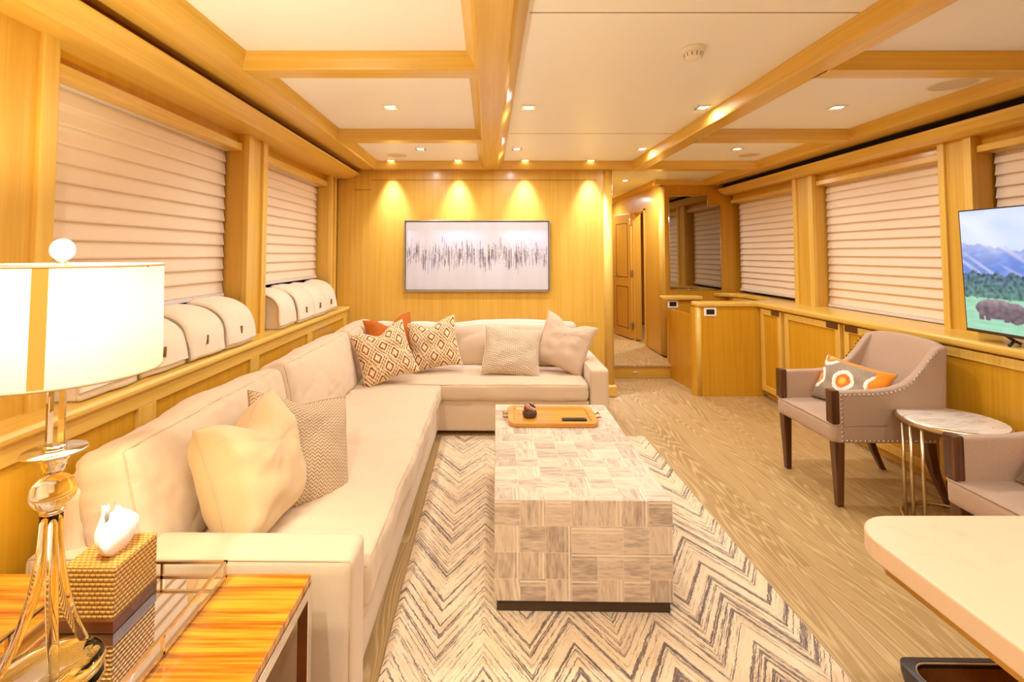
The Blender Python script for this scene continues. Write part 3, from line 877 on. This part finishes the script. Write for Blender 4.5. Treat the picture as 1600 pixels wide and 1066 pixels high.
pillow('throw_pillow', 'plump cream pillow nearest the lamp, with a chopped top and raised corner', (-.905, 1.93, .632), (.95, -.14, .30), (.46, .47), .155, 'cream_warm', roll=2, chop=.17, seed=1, pipe='cream_pipe', amp=.02)
pillow('throw_pillow', 'beige herringbone woven pillow leaning beside the plump cream one', (-.825, 2.19, .585), (.80, -.50, .42), (.50, .50), .11, 'herring', roll=-17, chop=.05, seed=2, amp=.014)
pillow('throw_pillow', 'rust diamond print pillow in the sofa corner, in front of the plain rust one', (-.835, 3.98, .655), (.30, -.85, .38), (.44, .44), .085, 'diamond', roll=15, chop=.13, seed=3)
pillow('throw_pillow', 'plain burnt orange velvet pillow tucked in the sofa corner', (-.85, 4.33, .70), (.35, -.85, .30), (.42, .42), .07, 'rust', roll=8, chop=.17, seed=4)
pillow('throw_pillow', 'rust diamond print pillow resting on the back section, right of the orange one', (-.485, 4.34, .665), (.05, -.9, .36), (.44, .44), .085, 'diamond', roll=10, chop=.12, seed=5)
pillow('throw_pillow', 'square nubby beige woven pillow lying against the long back cushion', (.195, 4.27, .615), (.05, -.85, .52), (.50, .43), .075, 'nubby', roll=-7, seed=6)
pillow('throw_pillow', 'oatmeal linen pillow with pointed corners beside the right sofa arm', (.66, 4.36, .665), (-.12, -.88, .34), (.46, .46), .09, 'linen', roll=-20, chop=.14, seed=7)

# ================================================================ FOLDED BLANKETS ON THE LEDGE
def blanket(label, y0, y1, seed, top=1.17, mark=True, grp='folded cream blankets on the left ledge'):
    xb, xf = -1.685, -1.466+.010*math.sin(seed*3.3)
    top += .013*math.sin(seed*5.1)
    t = thing('folded_blanket', label, 'blanket', ((xb+xf)/2, (y0+y1)/2, .912), 0, grp)
    def prof(off, z_end, n=16):
        pts = []
        for k_ in range(n+1):
            a = PI/2*k_/n
            x = xb + (xf-xb+off)*math.sin(a)**.9; z = .913 + (top-.913+off)*math.cos(a)**.55
            pts.append((x, z))
        return pts
    ny = 14
    def sheet(off, thick, name, yy0, yy1, cut):
        P1 = [p for p in prof(off, 0, 40) if p[1] > cut]; P1 = P1[::2]+[(xf+off+.002, (P1[-1][1]+cut)/2), (xf+off+.003, cut)]
        vs = []; fs = []
        for j in range(ny+1):
            f_ = j/ny; y = yy0+(yy1-yy0)*f_
            sag = .010*noise.noise(Vector((y*9+seed, seed, 0))) - .022*(abs(f_*2-1)**5)
            for (x, z) in P1:
                wv = .015*noise.noise(Vector((y*9, z*8+seed, seed)))
                vs.append((x+wv+sag*.4, y + .01*noise.noise(Vector((z*8, seed, 1))), z+sag*((z-.91)/(top-.91))))
        K = len(P1)
        fs = [(j*K+i, j*K+i+1, (j+1)*K+i+1, (j+1)*K+i) for j in range(ny) for i in range(K-1)]
        o = obj(name, MB().add(vs, fs, True), M['towel'], t)
        sd = o.modifiers.new('solid', 'SOLIDIFY'); sd.thickness = thick; sd.offset = 1
        return o
    P0 = prof(-.010, 0) + [(xb, .913)]
    obj('inner_layers', MB().prism(P0, 'y', y0+.012, y1-.012, True), M['towel'], t, bevel=.008)
    sheet(-.006, .006, 'middle_fold', y0+.006, y1-.006, .918)
    o = sheet(.004, .008, 'top_fold', y0, y1, .938+.012*math.sin(seed*2))
    if mark:
        ym = y0+(y1-y0)*.42
        tag(obj('embroidered_mark', MB().tube([(xf+.014, ym-.006, .985), (xf+.010, ym+.004, 1.028)], .007, 6), M['mark'], t), 'small brown embroidered mark')
yy = [1.79, 2.11, 2.44, 2.76, 3.10]
lab = ['folded cream blanket on the left ledge directly behind the lamp stem', 'folded cream blanket on the ledge hidden mostly behind the right half of the lamp shade',
       'folded cream blanket emerging right of the lamp shade, with brown mark', 'folded cream blanket against the near side of the middle window column']
for i in range(4): blanket(lab[i], yy[i]+.005, yy[i+1]-.005, i*2.3+1, top=1.16 if i < 2 else 1.175)
yy = [3.50, 3.80, 4.14, 4.46, 4.80]
lab = ['folded cream blanket just past the middle window column, its side layers showing', 'second folded cream blanket past the middle window column',
       'third folded cream blanket past the middle window column', 'folded cream blanket nearest the painting wall on the ledge']
for i in range(4): blanket(lab[i], yy[i]+.004, yy[i+1]-.004, i*3.1+11, top=1.19, mark=(i > 0))

# ================================================================ COFFEE TABLE
CT = thing('coffee_table', 'block coffee table in pale agate mosaic on a dark plinth, on the rug', 'coffee table', (.39, 2.66, .012), math.radians(-1.0))
o = obj('tiled_block', MB().box(-.358, .358, -.628, .632, .048, .446), M['capiz'], CT, boxuv=True, world=False, bevel=.004)
for p in o.data.polygons:      # tiles start whole at the front edge and the top edge
    a = max(range(3), key=lambda q: abs(p.normal[q])); du, dv = ((.628, -.446), (.358, -.446), (.358, .628))[a]
    for li in p.loop_indices: q = o.data.uv_layers[0].data[li]; q.uv = (q.uv[0]+du, q.uv[1]+dv)
obj('plinth', MB().box(-.348, .348, -.612, .615, 0, .048), M['dark'], CT, world=False)
ZT = .458
def rrect(hx, hy, r, n=6):
    p = []
    for (cx, cy, a0) in ((hx-r, hy-r, 0), (-hx+r, hy-r, PI/2), (-hx+r, -hy+r, PI), (hx-r, -hy+r, 1.5*PI)):
        for k_ in range(n+1):
            a = a0+PI/2*k_/n; p.append((cx+r*math.cos(a), cy+r*math.sin(a)))
    return p
tw = thing('serving_tray', 'round cornered honey wood serving tray with brass handles on the coffee table', 'tray', (.375, 3.02, ZT), math.radians(-1))
rings = [(1, 0, 0), (1.0, 0, .004), (1.02, .004, .022), (1.0, 0, .026), (.90, 0, .026), (.885, 0, .022), (.87, 0, .012), (.0, 0, .012)]
hx, hy = .262, .165
vs = []; fs = []; outl = rrect(hx, hy, .055)
K = len(outl)
def off(p, d): return (p[0]-math.copysign(min(abs(p[0]), d), p[0]), p[1]-math.copysign(min(abs(p[1]), d), p[1]))
for (d, z) in ((.008, 0), (.003, .004), (0, .024), (.004, .027), (.030, .027), (.036, .024), (.042, .012)):
    rr = rrect(hx-d, hy-d, max(.012, .055-d)); vs += [(x, y, z) for x, y in rr]
nr = 7
fs = [(k_*K+i, k_*K+(i+1) % K, (k_+1)*K+(i+1) % K, (k_+1)*K+i) for k_ in range(nr-1) for i in range(K)]
fs += [tuple(range(K))[::-1], tuple((nr-1)*K+i for i in range(K))]
obj('tray_body', MB().add(vs, fs, False), M['traywood'], tw, world=False)
for s_ in (-1, 1):
    x = s_*hx
    obj('handle', MB().tube([(x-s_*.004, -.035, .016), (x+s_*.022, -.035, .018), (x+s_*.026, -.045, .024), (x+s_*.026, 0, .028), (x+s_*.026, .045, .024), (x+s_*.022, .035, .018), (x-s_*.004, .035, .016)], .0045), M['brass'], tw, world=False)
# crystal ornament
og = thing('crystal_ornament', 'dark stone trinket dish topped with a beaded crystal cluster on the tray', 'ornament', (.245, 3.01, ZT+.013))
b = MB().lathe([(.030, 0), (.040, .006), (.044, .018), (.041, .034), (.034, .040), (.02, .036)], 0, 0, 28)
obj('stone_base', b, M['stone'], og, world=False)
cl = [M['chrome'], material('bead_rust', lin(190, 84, 40), rough=.15, coat=.6), material('bead_plum', lin(78, 40, 52), rough=.15, coat=.6), material('bead_pearl', lin(236, 214, 196), rough=.2, coat=.5)]
bb = [MB(), MB(), MB(), MB()]
for k_ in range(60):
    z = 1-1.15*(k_+.5)/60; r = math.sqrt(max(0, 1-z*z)); a = k_*2.39996
    cx, cy, cz = r*math.cos(a)*.032, r*math.sin(a)*.028, .042+z*.036
    bb[k_ % 4].lathe([(.0008, cz-.006), (.0048, cz-.004), (.0064, cz), (.0048, cz+.004), (.0008, cz+.006)], cx, cy, 7)
for q in range(4): obj('bead_cluster', bb[q], cl[q], og, world=False)
obj('cluster_core', MB().lathe([(.024, .036), (.024, .05), (.016, .062), (.005, .066)], 0, 0, 20), cl[2], og, world=False)
rc = thing('remote_control', 'slim dark remote control lying on the wooden tray', 'remote', (.50, 2.935, ZT+.013), math.radians(2))
obj('case', MB().box(-.072, .072, -.019, .019, 0, .014), M['blackpl'], rc, world=False, bevel=.004)
b = MB()
for i in range(9):
    for j in (-1, 0, 1): b.box(-.058+i*.013-.003, -.058+i*.013+.003, j*.010-.003, j*.010+.003, .0135, .0152)
obj('buttons', b, M['stone'], rc, world=False)

# ================================================================ ARMCHAIRS
def armchair(label, loc, rz):
    t = thing('armchair', label, 'armchair', loc, rz, 'taupe armchairs')
    hw = .287
    prof = [(.02, .365), (.02, .655), (.10, .658), (.24, .662), (.34, .675), (.41, .70), (.47, .745), (.52, .80), (.565, .86), (.60, .905), (.635, .915), (.655, .895), (.645, .80), (.62, .60), (.60, .42), (.59, .365)]
    for s_ in (-1, 1):
        a, c = (hw-.055, hw) if s_ > 0 else (-hw, -hw+.055)
        sp_ = obj('side_panel', MB().prism(prof, 'y', a, c), M['taupe'], t, world=False, bevel=.014, seg=3)
        for p in sp_.data.polygons: p.use_smooth = True
    # seat: wraps the front with a welt
    fn = softmap(.26, hw-.004, .055, .018, (.006, 0, .012), .002, 3)
    obj('seat', softbox_mesh(fn, 16, 18, 6), M['taupe'], t, xf=Matrix.Translation((.25, 0, .418)), world=False)
    w_ = MB().tube([(.30, -hw, .468), (.02, -hw, .466), (-.008, -hw+.012, .466), (-.010, 0, .470), (-.008, hw-.012, .466), (.02, hw, .466), (.30, hw, .468)], .004, 6)
    obj('seat_welt', w_, M['taupe'], t, world=False)
    # inner back, slightly curved and raked
    vs = []; fs = []; NY_, NZ_ = 16, 14
    for side_ in (0, 1):
        for j in range(NZ_+1):
            v = j/NZ_; z = .40+.525*v
            for i in range(NY_+1):
                u = -1+2*i/NY_; y = u*(hw-.006)
                xx = .455+.165*v**1.25 + .018*(1-u*u)*(1-.3*v)
                xx -= .05*(abs(u)**4)*(1-v)
                zz = z + .016*(1-u*u)*v - .02*abs(u)**8*v
                if side_: xx = .625+.035*v + .012*(1-u*u)
                vs.append((xx, y, zz))
    W_ = NY_+1; Q = W_*(NZ_+1)
    for j in range(NZ_):
        for i in range(NY_):
            a = j*W_+i; fs.append((a, a+1, a+1+W_, a+W_)); fs.append((a+Q, a+W_+Q, a+1+W_+Q, a+1+Q))
    for i in range(NY_): fs.append((i, i+Q, i+1+Q, i+1)); a = NZ_*W_+i; fs.append((a, a+1, a+1+Q, a+Q))
    for j in range(NZ_):
        a = j*W_; fs.append((a, a+W_, a+W_+Q, a+Q)); a += NY_; fs.append((a, a+Q, a+W_+Q, a+W_))
    obj('backrest', MB().add(vs, fs, True), M['taupe'], t, world=False, bevel=.01)
    for s_ in (-1, 1):
        y = s_*(hw-.029)
        b = MB().box(-.012, .03, y-.031, y+.031, .474, .664)
        obj('arm_post', b, M['walnut'], t, world=False, bevel=.006)
        def leg(p0, p1, w0, w1, steps=1, curve=0):
            mb = MB(); rings_ = []
            for k_ in range(steps+1):
                f_ = k_/steps; cx = p0[0]+(p1[0]-p0[0])*f_ + curve*math.sin(PI*f_); cy = p0[1]+(p1[1]-p0[1])*f_; cz = p0[2]+(p1[2]-p0[2])*f_
                h_ = (w0+(w1-w0)*f_)/2
                rings_ += [(cx-h_, cy-h_, cz), (cx+h_, cy-h_, cz), (cx+h_, cy+h_, cz), (cx-h_, cy+h_, cz)]
            fs_ = [(k_*4+i, k_*4+(i+1) % 4, (k_+1)*4+(i+1) % 4, (k_+1)*4+i) for k_ in range(steps) for i in range(4)] + [(3, 2, 1, 0), tuple(steps*4+i for i in range(4))]
            return mb.add(rings_, fs_)
        obj('leg', leg((.03, s_*(hw-.032), .368), (.035, s_*(hw-.036), 0), .055, .034), M['walnut'], t, world=False, bevel=.004)
        obj('leg', leg((.555, s_*(hw-.04), .368), (.665, s_*(hw-.04), 0), .052, .030, 6, -.022), M['walnut'], t, world=False, bevel=.004)
        # nail heads round the outside of the panel
        path = [(.042, .378), (.042, .635)]
        path2 = [(.042, .635), (.10, .638), (.24, .642), (.34, .655), (.41, .682), (.46, .725), (.51, .785), (.555, .845), (.60, .888)]
        def samp(pp, d):
            out_ = []; acc = 0
            for (p, q) in zip(pp, pp[1:]):
                ln = math.dist(p, q)
                while acc <= ln: f_ = acc/ln; out_.append((p[0]+(q[0]-p[0])*f_, p[1]+(q[1]-p[1])*f_)); acc += d
                acc -= ln
            return out_
        nb = MB()
        for (x, z) in samp(path, .026)+samp(path2, .026)+samp([(.042, .380), (.575, .380)], .026):
            ring = []
            for (r_, h_) in ((.0085, 0), (.0072, .0035), (.0036, .006)):
                for i in range(8): ring.append((x+r_*math.cos(i*PI/4), s_*(hw-.001+h_), z+r_*math.sin(i*PI/4)))
            nb.add(ring, [(k_*8+i, k_*8+(i+1) % 8, (k_+1)*8+(i+1) % 8, (k_+1)*8+i) for k_ in range(2) for i in range(8)]+[tuple(16+i for i in range(8))], True)
        no = obj('nailhead_trim', nb, M['silver'], t, world=False); no['kind'] = 'stuff'
    return t
armchair('taupe nailhead armchair with dark legs farther from the camera, in front of the oak cabinets', (1.985, 3.155, 0), math.radians(-1))
armchair('taupe armchair nearer the camera, cut off by the picture edge behind the quartz table', (2.005, 1.93, 0), math.radians(-2))
pillow('lumbar_pillow', 'orange and taupe circle print lumbar pillow on the farther armchair', (2.30, 3.17, .615), (-.80, -.22, .42), (.46, .30), .065, 'ikat', roll=-4, seed=12, group='print pillows on the armchairs', chop=.0)
pillow('lumbar_pillow', 'orange circle print lumbar pillow on the nearer armchair, barely in view', (2.32, 1.90, .605), (-.82, -.05, .5), (.46, .29), .065, 'ikat', roll=-3, seed=13, group='print pillows on the armchairs')

# ================================================================ ROUND SIDE TABLE
sx, sy = 2.492, 2.70
st = thing('side_table', 'round marble topped side table on slim metal rods between the armchairs', 'side table', (sx, sy, 0))
obj('marble_top', MB().lathe([(.228, .545), (.228, .562)], sx, sy, 64, smooth=False), M['marble'], st, bevel=.003)
obj('rim', MB().lathe([(.2285, .528), (.236, .528), (.237, .545), (.236, .560), (.2295, .560)], sx, sy, 64, cap=False), M['nickel'], st)
for a0 in (180, 0):
    for d in (-16, 0, 16):
        a = math.radians(a0+d); x, y = sx+.222*math.cos(a), sy+.222*math.sin(a)
        obj('rod', MB().tube([(x, y, .012), (x, y, .53)], .0085, 10), M['nickel'], st)
ring = [(sx+.222*math.cos(2*PI*i/48), sy+.222*math.sin(2*PI*i/48), .010) for i in range(48)]
obj('base_ring', MB().tube(ring, .0095, 8, closed=True), M['nickel'], st)

# ================================================================ TELEVISION
TVL = Vector((2.80, 2.90, .955)); ang = math.radians(-2.4)
tv = thing('television', 'flat television on the right worktop showing a buffalo before mountains', 'television', TVL, ang)
# local: screen runs along -y, faces -x
def pict(W_, H_):
    g = [[None]*W_ for _ in range(H_)]
    for j in range(H_):
        for i in range(W_):
            u, v = i/W_, j/H_     # u from far (left in photo) to near
            uu = u*2.0            # features sized for the visible part
            N_ = noise.noise; nz = N_(Vector((uu*3, v*6, 0)))
            c = [.62+.25*nz, .72+.2*nz, .98]
            m1 = .74 - .10*uu*1.3 + .05*N_(Vector((uu*5, 0, 1))) + .02*N_(Vector((uu*20, 0, 2)))
            if uu > .9: m1 += (uu-.9)*.35
            fog = max(0, N_(Vector((uu*2.5, v*7, 5)))+.1)
            if v < m1:
                s_ = N_(Vector(((uu*1.0+v*1.6)*7, (v-uu*.35)*22, 3)))
                c = [.10+.22*max(0, s_), .22+.22*max(0, s_), .72+.2*s_]
                hi = max(0, N_(Vector(((uu+v)*4, (v+uu*.55)*18, 8)))-.05)*1.4
                c = [q+(p-q)*min(1, hi) for q, p in zip(c, (.75, .68, .92))]
                k_ = min(1, max(0, (m1-v)/.35)); c = [q*(1-.25*k_)+.25*k_*p for q, p in zip(c, (.3, .5, .9))]
            fv = math.exp(-((v-.72)/.10)**2)*(.35+.7*fog)
            c = [q+(p-q)*min(.9, fv) for q, p in zip(c, (.86, .9, 1.0))]
            tl = .47+.035*N_(Vector((uu*14, 0, 4)))+.03*abs(N_(Vector((uu*50, 0, 6))))
            if v < tl and v > .26:
                s_ = N_(Vector((uu*30, v*34, 1)))+.5*N_(Vector((uu*70, v*70, 2)))
                k_ = (tl-v)/.2; c = [max(.01, .06+.10*s_+.03*k_), max(.02, .14+.16*s_+.10*k_), max(.04, .22+.18*s_)]
            if v <= .27+.012*N_(Vector((uu*20, 0, 9))):
                s_ = N_(Vector((uu*9, v*40, 1))); c = [.36+.1*s_, .70+.08*s_, .50+.1*s_]
            # buffalo
            bx, by = (uu-.30)/.20, (v-.185)/.082
            body = bx*bx+by*by*1.0 < 1 or ((uu-.47)/.09)**2+((v-.165)/.085)**2 < 1 or ((uu-.56)/.05)**2+((v-.13)/.045)**2 < 1
            for lx in (.155, .215, .385, .445):
                if abs(uu-lx) < .022 and .085 < v < .17: body = True
            if body:
                s_ = N_(Vector((uu*22, v*30, 7))); lt = max(0, by)*.22
                c = [.16+.10*s_+lt, .12+.08*s_+lt*.8, .16+.09*s_+lt*.85]
            g[j][i] = c
    return g
TW, THh = 1.23, .70
Rl = Matrix.Rotation(math.radians(-1.6), 4, 'Y')
def tvobj(nm_, mb, mat, **k): return obj(nm_, mb, mat, tv, world=False, xf=Matrix.Translation((0, 0, .048)) @ Rl, **k)
tvobj('bezel', MB().box(-.012, .022, -TW, 0, 0, THh), M['blackpl'], bevel=.003)
tvobj('rear_housing', MB().box(.02, .055, -TW+.2, -.2, .03, .42), M['blackpl'], bevel=.01)
pw, ph = 330, 120
o = grid_picture('screen', tv, Vector((-.0135, -.009, .018)), Vector((0, -(TW-.018), 0)), Vector((0, 0, THh-.026)), pw, ph, pict(pw, ph), M['screen'])
o.matrix_local = Matrix.Translation((0, 0, .048)) @ Rl
tvobj('lower_strip', MB().box(-.0145, -.011, -TW+.004, -.004, .002, .018), M['dark'])
for y in (-.22, -TW+.22):
    obj('foot', MB().tube([(.0, y, .052), (.02, y-.02, .03), (-.035, y-.05, .008)], .008, 8).tube([(.0, y, .052), (.03, y+.0, .03), (.09, y+.02, .008)], .008, 8), M['blackpl'], tv, world=False)

# ================================================================ QUARTZ TABLE
qx, qy = .93, 1.335
pl = [(qx+.12+.12*math.cos(a), qy-.12+.12*math.sin(a)) for a in [PI-PI/2*i/12 for i in range(13)]] + [(2.05, qy), (2.05, .15), (qx, .15)]
qt = thing('dining_table', 'cream quartz topped table with rounded corner at the lower right of the photo', 'table', (1.5, .75, 0))
obj('quartz_top', MB().prism(pl, 'z', .708, .76), M['quartz'], qt, bevel=.006, seg=3)
obj('apron', MB().prism([(qx+.012, .2), (qx+.012, qy-.13), (qx+.05, qy-.05), (qx+.13, qy-.012), (2.03, qy-.012), (2.03, .2)], 'z', .69, .708), M['brass'], qt)
obj('pedestal', MB().box(1.35, 1.75, .35, .85, 0, .69), M['wood_z'], qt, bevel=.01)

# unidentified dark leather object at the lower right, simplified to an open box
wbn = thing('dark_leather_box', 'black rimmed open box with tan leather inside, at the bottom right corner', 'bin', (1.385, 1.335, 0), math.radians(-1))
def box_ring(hx_, hy_, r_, z): return [(x, y, z) for x, y in rrect(hx_, hy_, r_)]
R1 = [box_ring(.155, .12, .03, 0), box_ring(.20, .16, .03, .25), box_ring(.20, .16, .03, .27)]
vs = sum(R1, []); K = len(R1[0])
obj('outer_shell', MB().add(vs, [(k_*K+i, k_*K+(i+1) % K, (k_+1)*K+(i+1) % K, (k_+1)*K+i) for k_ in range(2) for i in range(K)]+[tuple(range(K))], True), M['blackleather'], wbn, world=False)
R2 = [box_ring(.20, .16, .03, .27), box_ring(.182, .142, .05, .272), box_ring(.180, .140, .05, .255)]
obj('rim', MB().add(sum(R2, []), [(k_*K+i, k_*K+(i+1) % K, (k_+1)*K+(i+1) % K, (k_+1)*K+i) for k_ in range(2) for i in range(K)], False), M['blackleather'], wbn, world=False)
R3 = [box_ring(.181, .141, .05, .254), box_ring(.14, .105, .05, .02)]
obj('lining', MB().add(sum(R3, []), [(i, (i+1) % K, K+(i+1) % K, K+i) for i in range(K)]+[tuple(K+i for i in range(K))], True), M['tanleather'], wbn, world=False)
obj('piping', MB().tube(box_ring(.181, .141, .05, .268), .0028, 6, closed=True), M['cream'], wbn, world=False)

# ================================================================ CONSOLE TABLE
CZ = .55
cx0, cx1, cy0, cy1 = -1.38, -.497, .55, 1.432
ct = thing('console_table', 'side table with striped orange wood top and chrome frame beside the sofa arm', 'side table', ((cx0+cx1)/2, (cy0+cy1)/2, 0))
obj('wood_top', MB().box(cx0+.003, cx1-.003, cy0+.003, cy1-.003, CZ-.022, CZ), M['tiger'], ct, bevel=.0015)
b = MB()
for (a, c, d, e) in ((cx0, cx1, cy0, cy0+.03), (cx0, cx1, cy1-.03, cy1), (cx0, cx0+.03, cy0+.03, cy1-.03), (cx1-.03, cx1, cy0+.03, cy1-.03)): b.box(a, c, d, e, CZ-.052, CZ-.023)
obj('top_frame', b, M['chrome'], ct, bevel=.0015)
for x in (cx0, cx1-.03):
    for y in (cy0, cy1-.03): obj('leg', MB().box(x, x+.03, y, y+.03, 0, CZ-.052), M['chrome'], ct, bevel=.0015)
obj('lower_shelf', MB().box(cx0+.005, cx1-.005, cy0+.005, cy1-.005, .12, .145), M['boxwood'], ct)

# mirrored gallery tray
tx0, tx1, ty0, ty1 = -1.075, -.728, .62, 1.402
tr_ = thing('mirror_tray', 'mirrored tray with open chrome gallery rail holding the lamp and tissue box', 'tray', ((tx0+tx1)/2, (ty0+ty1)/2, CZ+.001))
obj('mirror_base', MB().box(tx0, tx1, ty0, ty1, CZ+.001, CZ+.009), M['mirror'], tr_)
b = MB()
for z in (CZ+.010, CZ+.048):
    for (p, q) in (((tx0, ty0), (tx1, ty0)), ((tx1, ty0), (tx1, ty1)), ((tx1, ty1), (tx0, ty1)), ((tx0, ty1), (tx0, ty0))):
        b.box(min(p[0], q[0])-.0035, max(p[0], q[0])+.0035, min(p[1], q[1])-.0035, max(p[1], q[1])+.0035, z-.0035, z+.0035)
obj('gallery_rail', b, M['nickel'], tr_)
for x, y in [(x, y) for x in (tx0, tx1) for y in (ty0, (ty0+ty1)/2-.13, (ty0+ty1)/2+.13, ty1)] + [((tx0+tx1)/2, ty0), ((tx0+tx1)/2, ty1)]:
    obj('rail_post', MB().box(x-.0035, x+.0035, y-.0035, y+.0035, CZ+.006, CZ+.048), M['nickel'], tr_)

# tissue box
TZ = CZ+.0095
tb = thing('tissue_box', 'woven rattan tissue box with brown wooden base on the mirrored tray', 'tissue box', (-.948, 1.273, TZ))
obj('woven_cover', MB().box(-.0655, .0655, -.075, .075, .028, .148), M['rattan'], tb, boxuv=True, world=False, bevel=.003)
obj('wooden_base', MB().box(-.067, .067, -.0765, .0765, 0, .028), M['boxwood'], tb, world=False, bevel=.0015)
vs = []; fs = []; NA, NR = 40, 12
for j in range(NR+1):
    v = j/NR
    for i in range(NA):
        a = 2*PI*i/NA
        r = (.026+.030*math.sin(PI*min(1, v*1.1))*1.0)*(1-.30*v**3)+.006*math.sin(a*5+v*3)*(v+.3)+.004*math.sin(a*9-v*5)*v
        vs.append((r*math.cos(a)*.55+.012+.008*math.sin(v*4)-.012*v, r*math.sin(a)*1.1, .146+.098*v+(.016*math.sin(a*2+1)+.007*math.sin(a*7))*v))
fs = [(j*NA+i, j*NA+(i+1) % NA, (j+1)*NA+(i+1) % NA, (j+1)*NA+i) for j in range(NR) for i in range(NA)]
o = tag(obj('tissue', MB().add(vs, fs, True), M['tissue'], tb, world=False), 'white crumpled tissue sticking up')

# ================================================================ TABLE LAMP
lx, ly = -.925, 1.07
lamp = thing('table_lamp', 'lit table lamp with drum shade and clear crystal stem on the mirrored tray', 'lamp', (lx, ly, TZ))
def lo_(nm_, mb, mat, par=None, **k): return obj(nm_, mb, M[mat], par or lamp, world=False, **k)
Zb = 1.198-TZ; Zt = 1.425-TZ
sh = lo_('lamp_shade', MB().lathe([(.188, Zb), (.185, Zt)], 0, 0, 72, cap=False), 'lampshade')
def band(z): return [(.188*math.cos(2*PI*i/64), .188*math.sin(2*PI*i/64), z) for i in range(64)]
lo_('lower_binding', MB().tube(band(Zb), .003, 6, closed=True), 'cream_warm')
lo_('upper_binding', MB().tube([(p[0]*.985, p[1]*.985, Zt) for p in band(0)], .003, 6, closed=True), 'cream_warm')
# vertical overlap seam of the shade, given its own glow
a0 = math.radians(-58.5)
vs = []
for z, rr in ((Zb+.002, .1890), (Zt-.002, .1862)):
    for k_ in range(5):
        a = a0-.065+.0325*k_; vs.append((rr*math.cos(a), rr*math.sin(a), z))
obj('glowing_seam', MB().add(vs, [(i, i+1, i+6, i+5) for i in range(4)], True), M['seam'], lamp, world=False)
st_ = 1.03-TZ
lo_('crystal_column', MB().lathe([(.0165, st_+.008), (.0165, 1.225-TZ)], 0, 0, 8, smooth=False), 'glass')
lo_('column_collar', MB().lathe([(.020, st_+.004), (.020, st_+.010), (.017, st_+.014)], 0, 0, 24), 'chrome')
lo_('drip_disc', MB().lathe([(.012, st_-.004), (.050, st_-.003), (.058, st_), (.056, st_+.003), (.012, st_+.004)], 0, 0, 40), 'chrome')
lo_('neck', MB().lathe([(.030, st_-.004), (.026, st_-.012), (.027, st_-.016), (.021, st_-.022), (.022, st_-.028), (.018, st_-.036), (.019, st_-.042)], 0, 0, 32), 'chrome')
zs = .945-TZ
lo_('crystal_ball', MB().lathe([(.040*math.sin(PI*k_/16)+.0005, zs-.037*math.cos(PI*k_/16)) for k_ in range(17)], 0, 0, 32), 'glass')
lo_('lower_collar', MB().lathe([(.016, zs-.045), (.021, zs-.042), (.022, zs-.036), (.016, zs-.033)], 0, 0, 32), 'nickel')
for k_ in range(3):
    a = math.radians(-160 + k_*120)
    pts_ = []
    for q in range(15):
        f_ = q/14; r = .013 + .075*f_**2.4; pts_.append((r*math.cos(a), r*math.sin(a), (zs-.044)*(1-f_)+.012*f_))
    obj('curved_leg', MB().tube(pts_, .008, 10, radii=[.0115-.003*abs(q/14-.5)*2 for q in range(15)]), M['glass'], lamp, world=False)
bowl = [(.0005, .001), (.090, .001), (.098, .005), (.100, .014), (.096, .022), (.080, .027), (.0005, .030)]
lo_('glass_base', MB().lathe(bowl, 0, 0, 48, cap=False), 'glass')
lo_('harp', MB().tube([(0, 0, Zb+.03), (.05, 0, Zb+.07), (.055, 0, Zb+.14), (.03, 0, Zt-.01), (0, 0, Zt)], .003, 6).tube([(-.187, 0, Zt-.002), (.187, 0, Zt-.002)], .0025, 6), 'brass')
fin = Zt+.004
fb = lo_('finial', MB().lathe([(.010, fin-.006), (.010, fin+.006)] , 0, 0, 20), 'nickel')
obj('finial_ball', MB().lathe([(.022*math.sin(PI*k_/12)+.0004, fin+.030-.024*math.cos(PI*k_/12)) for k_ in range(13)], 0, 0, 24), material('glowing_frosted_crystal', (1, .96, .88), rough=.1, trans=.5, emis=((1, .82, .55), .35)), fb, world=False)  # weak emission puts the lamp's glow into the crystal finial
lo_('bulb', MB().lathe([(.012, Zb+.04), (.026, Zb+.075), (.028, Zb+.095), (.018, Zb+.118), (.003, Zb+.124)], 0, 0, 20), 'lens')
ld = bpy.data.lights.new('lamp_bulb', 'POINT'); ld.energy = LAMP_W; ld.color = (1, .90, .62); ld.shadow_soft_size = .035
o = bpy.data.objects.new('lamp_bulb', ld); COL.objects.link(o); o.location = (lx, ly, 1.345)
bpy.context.view_layer.update()
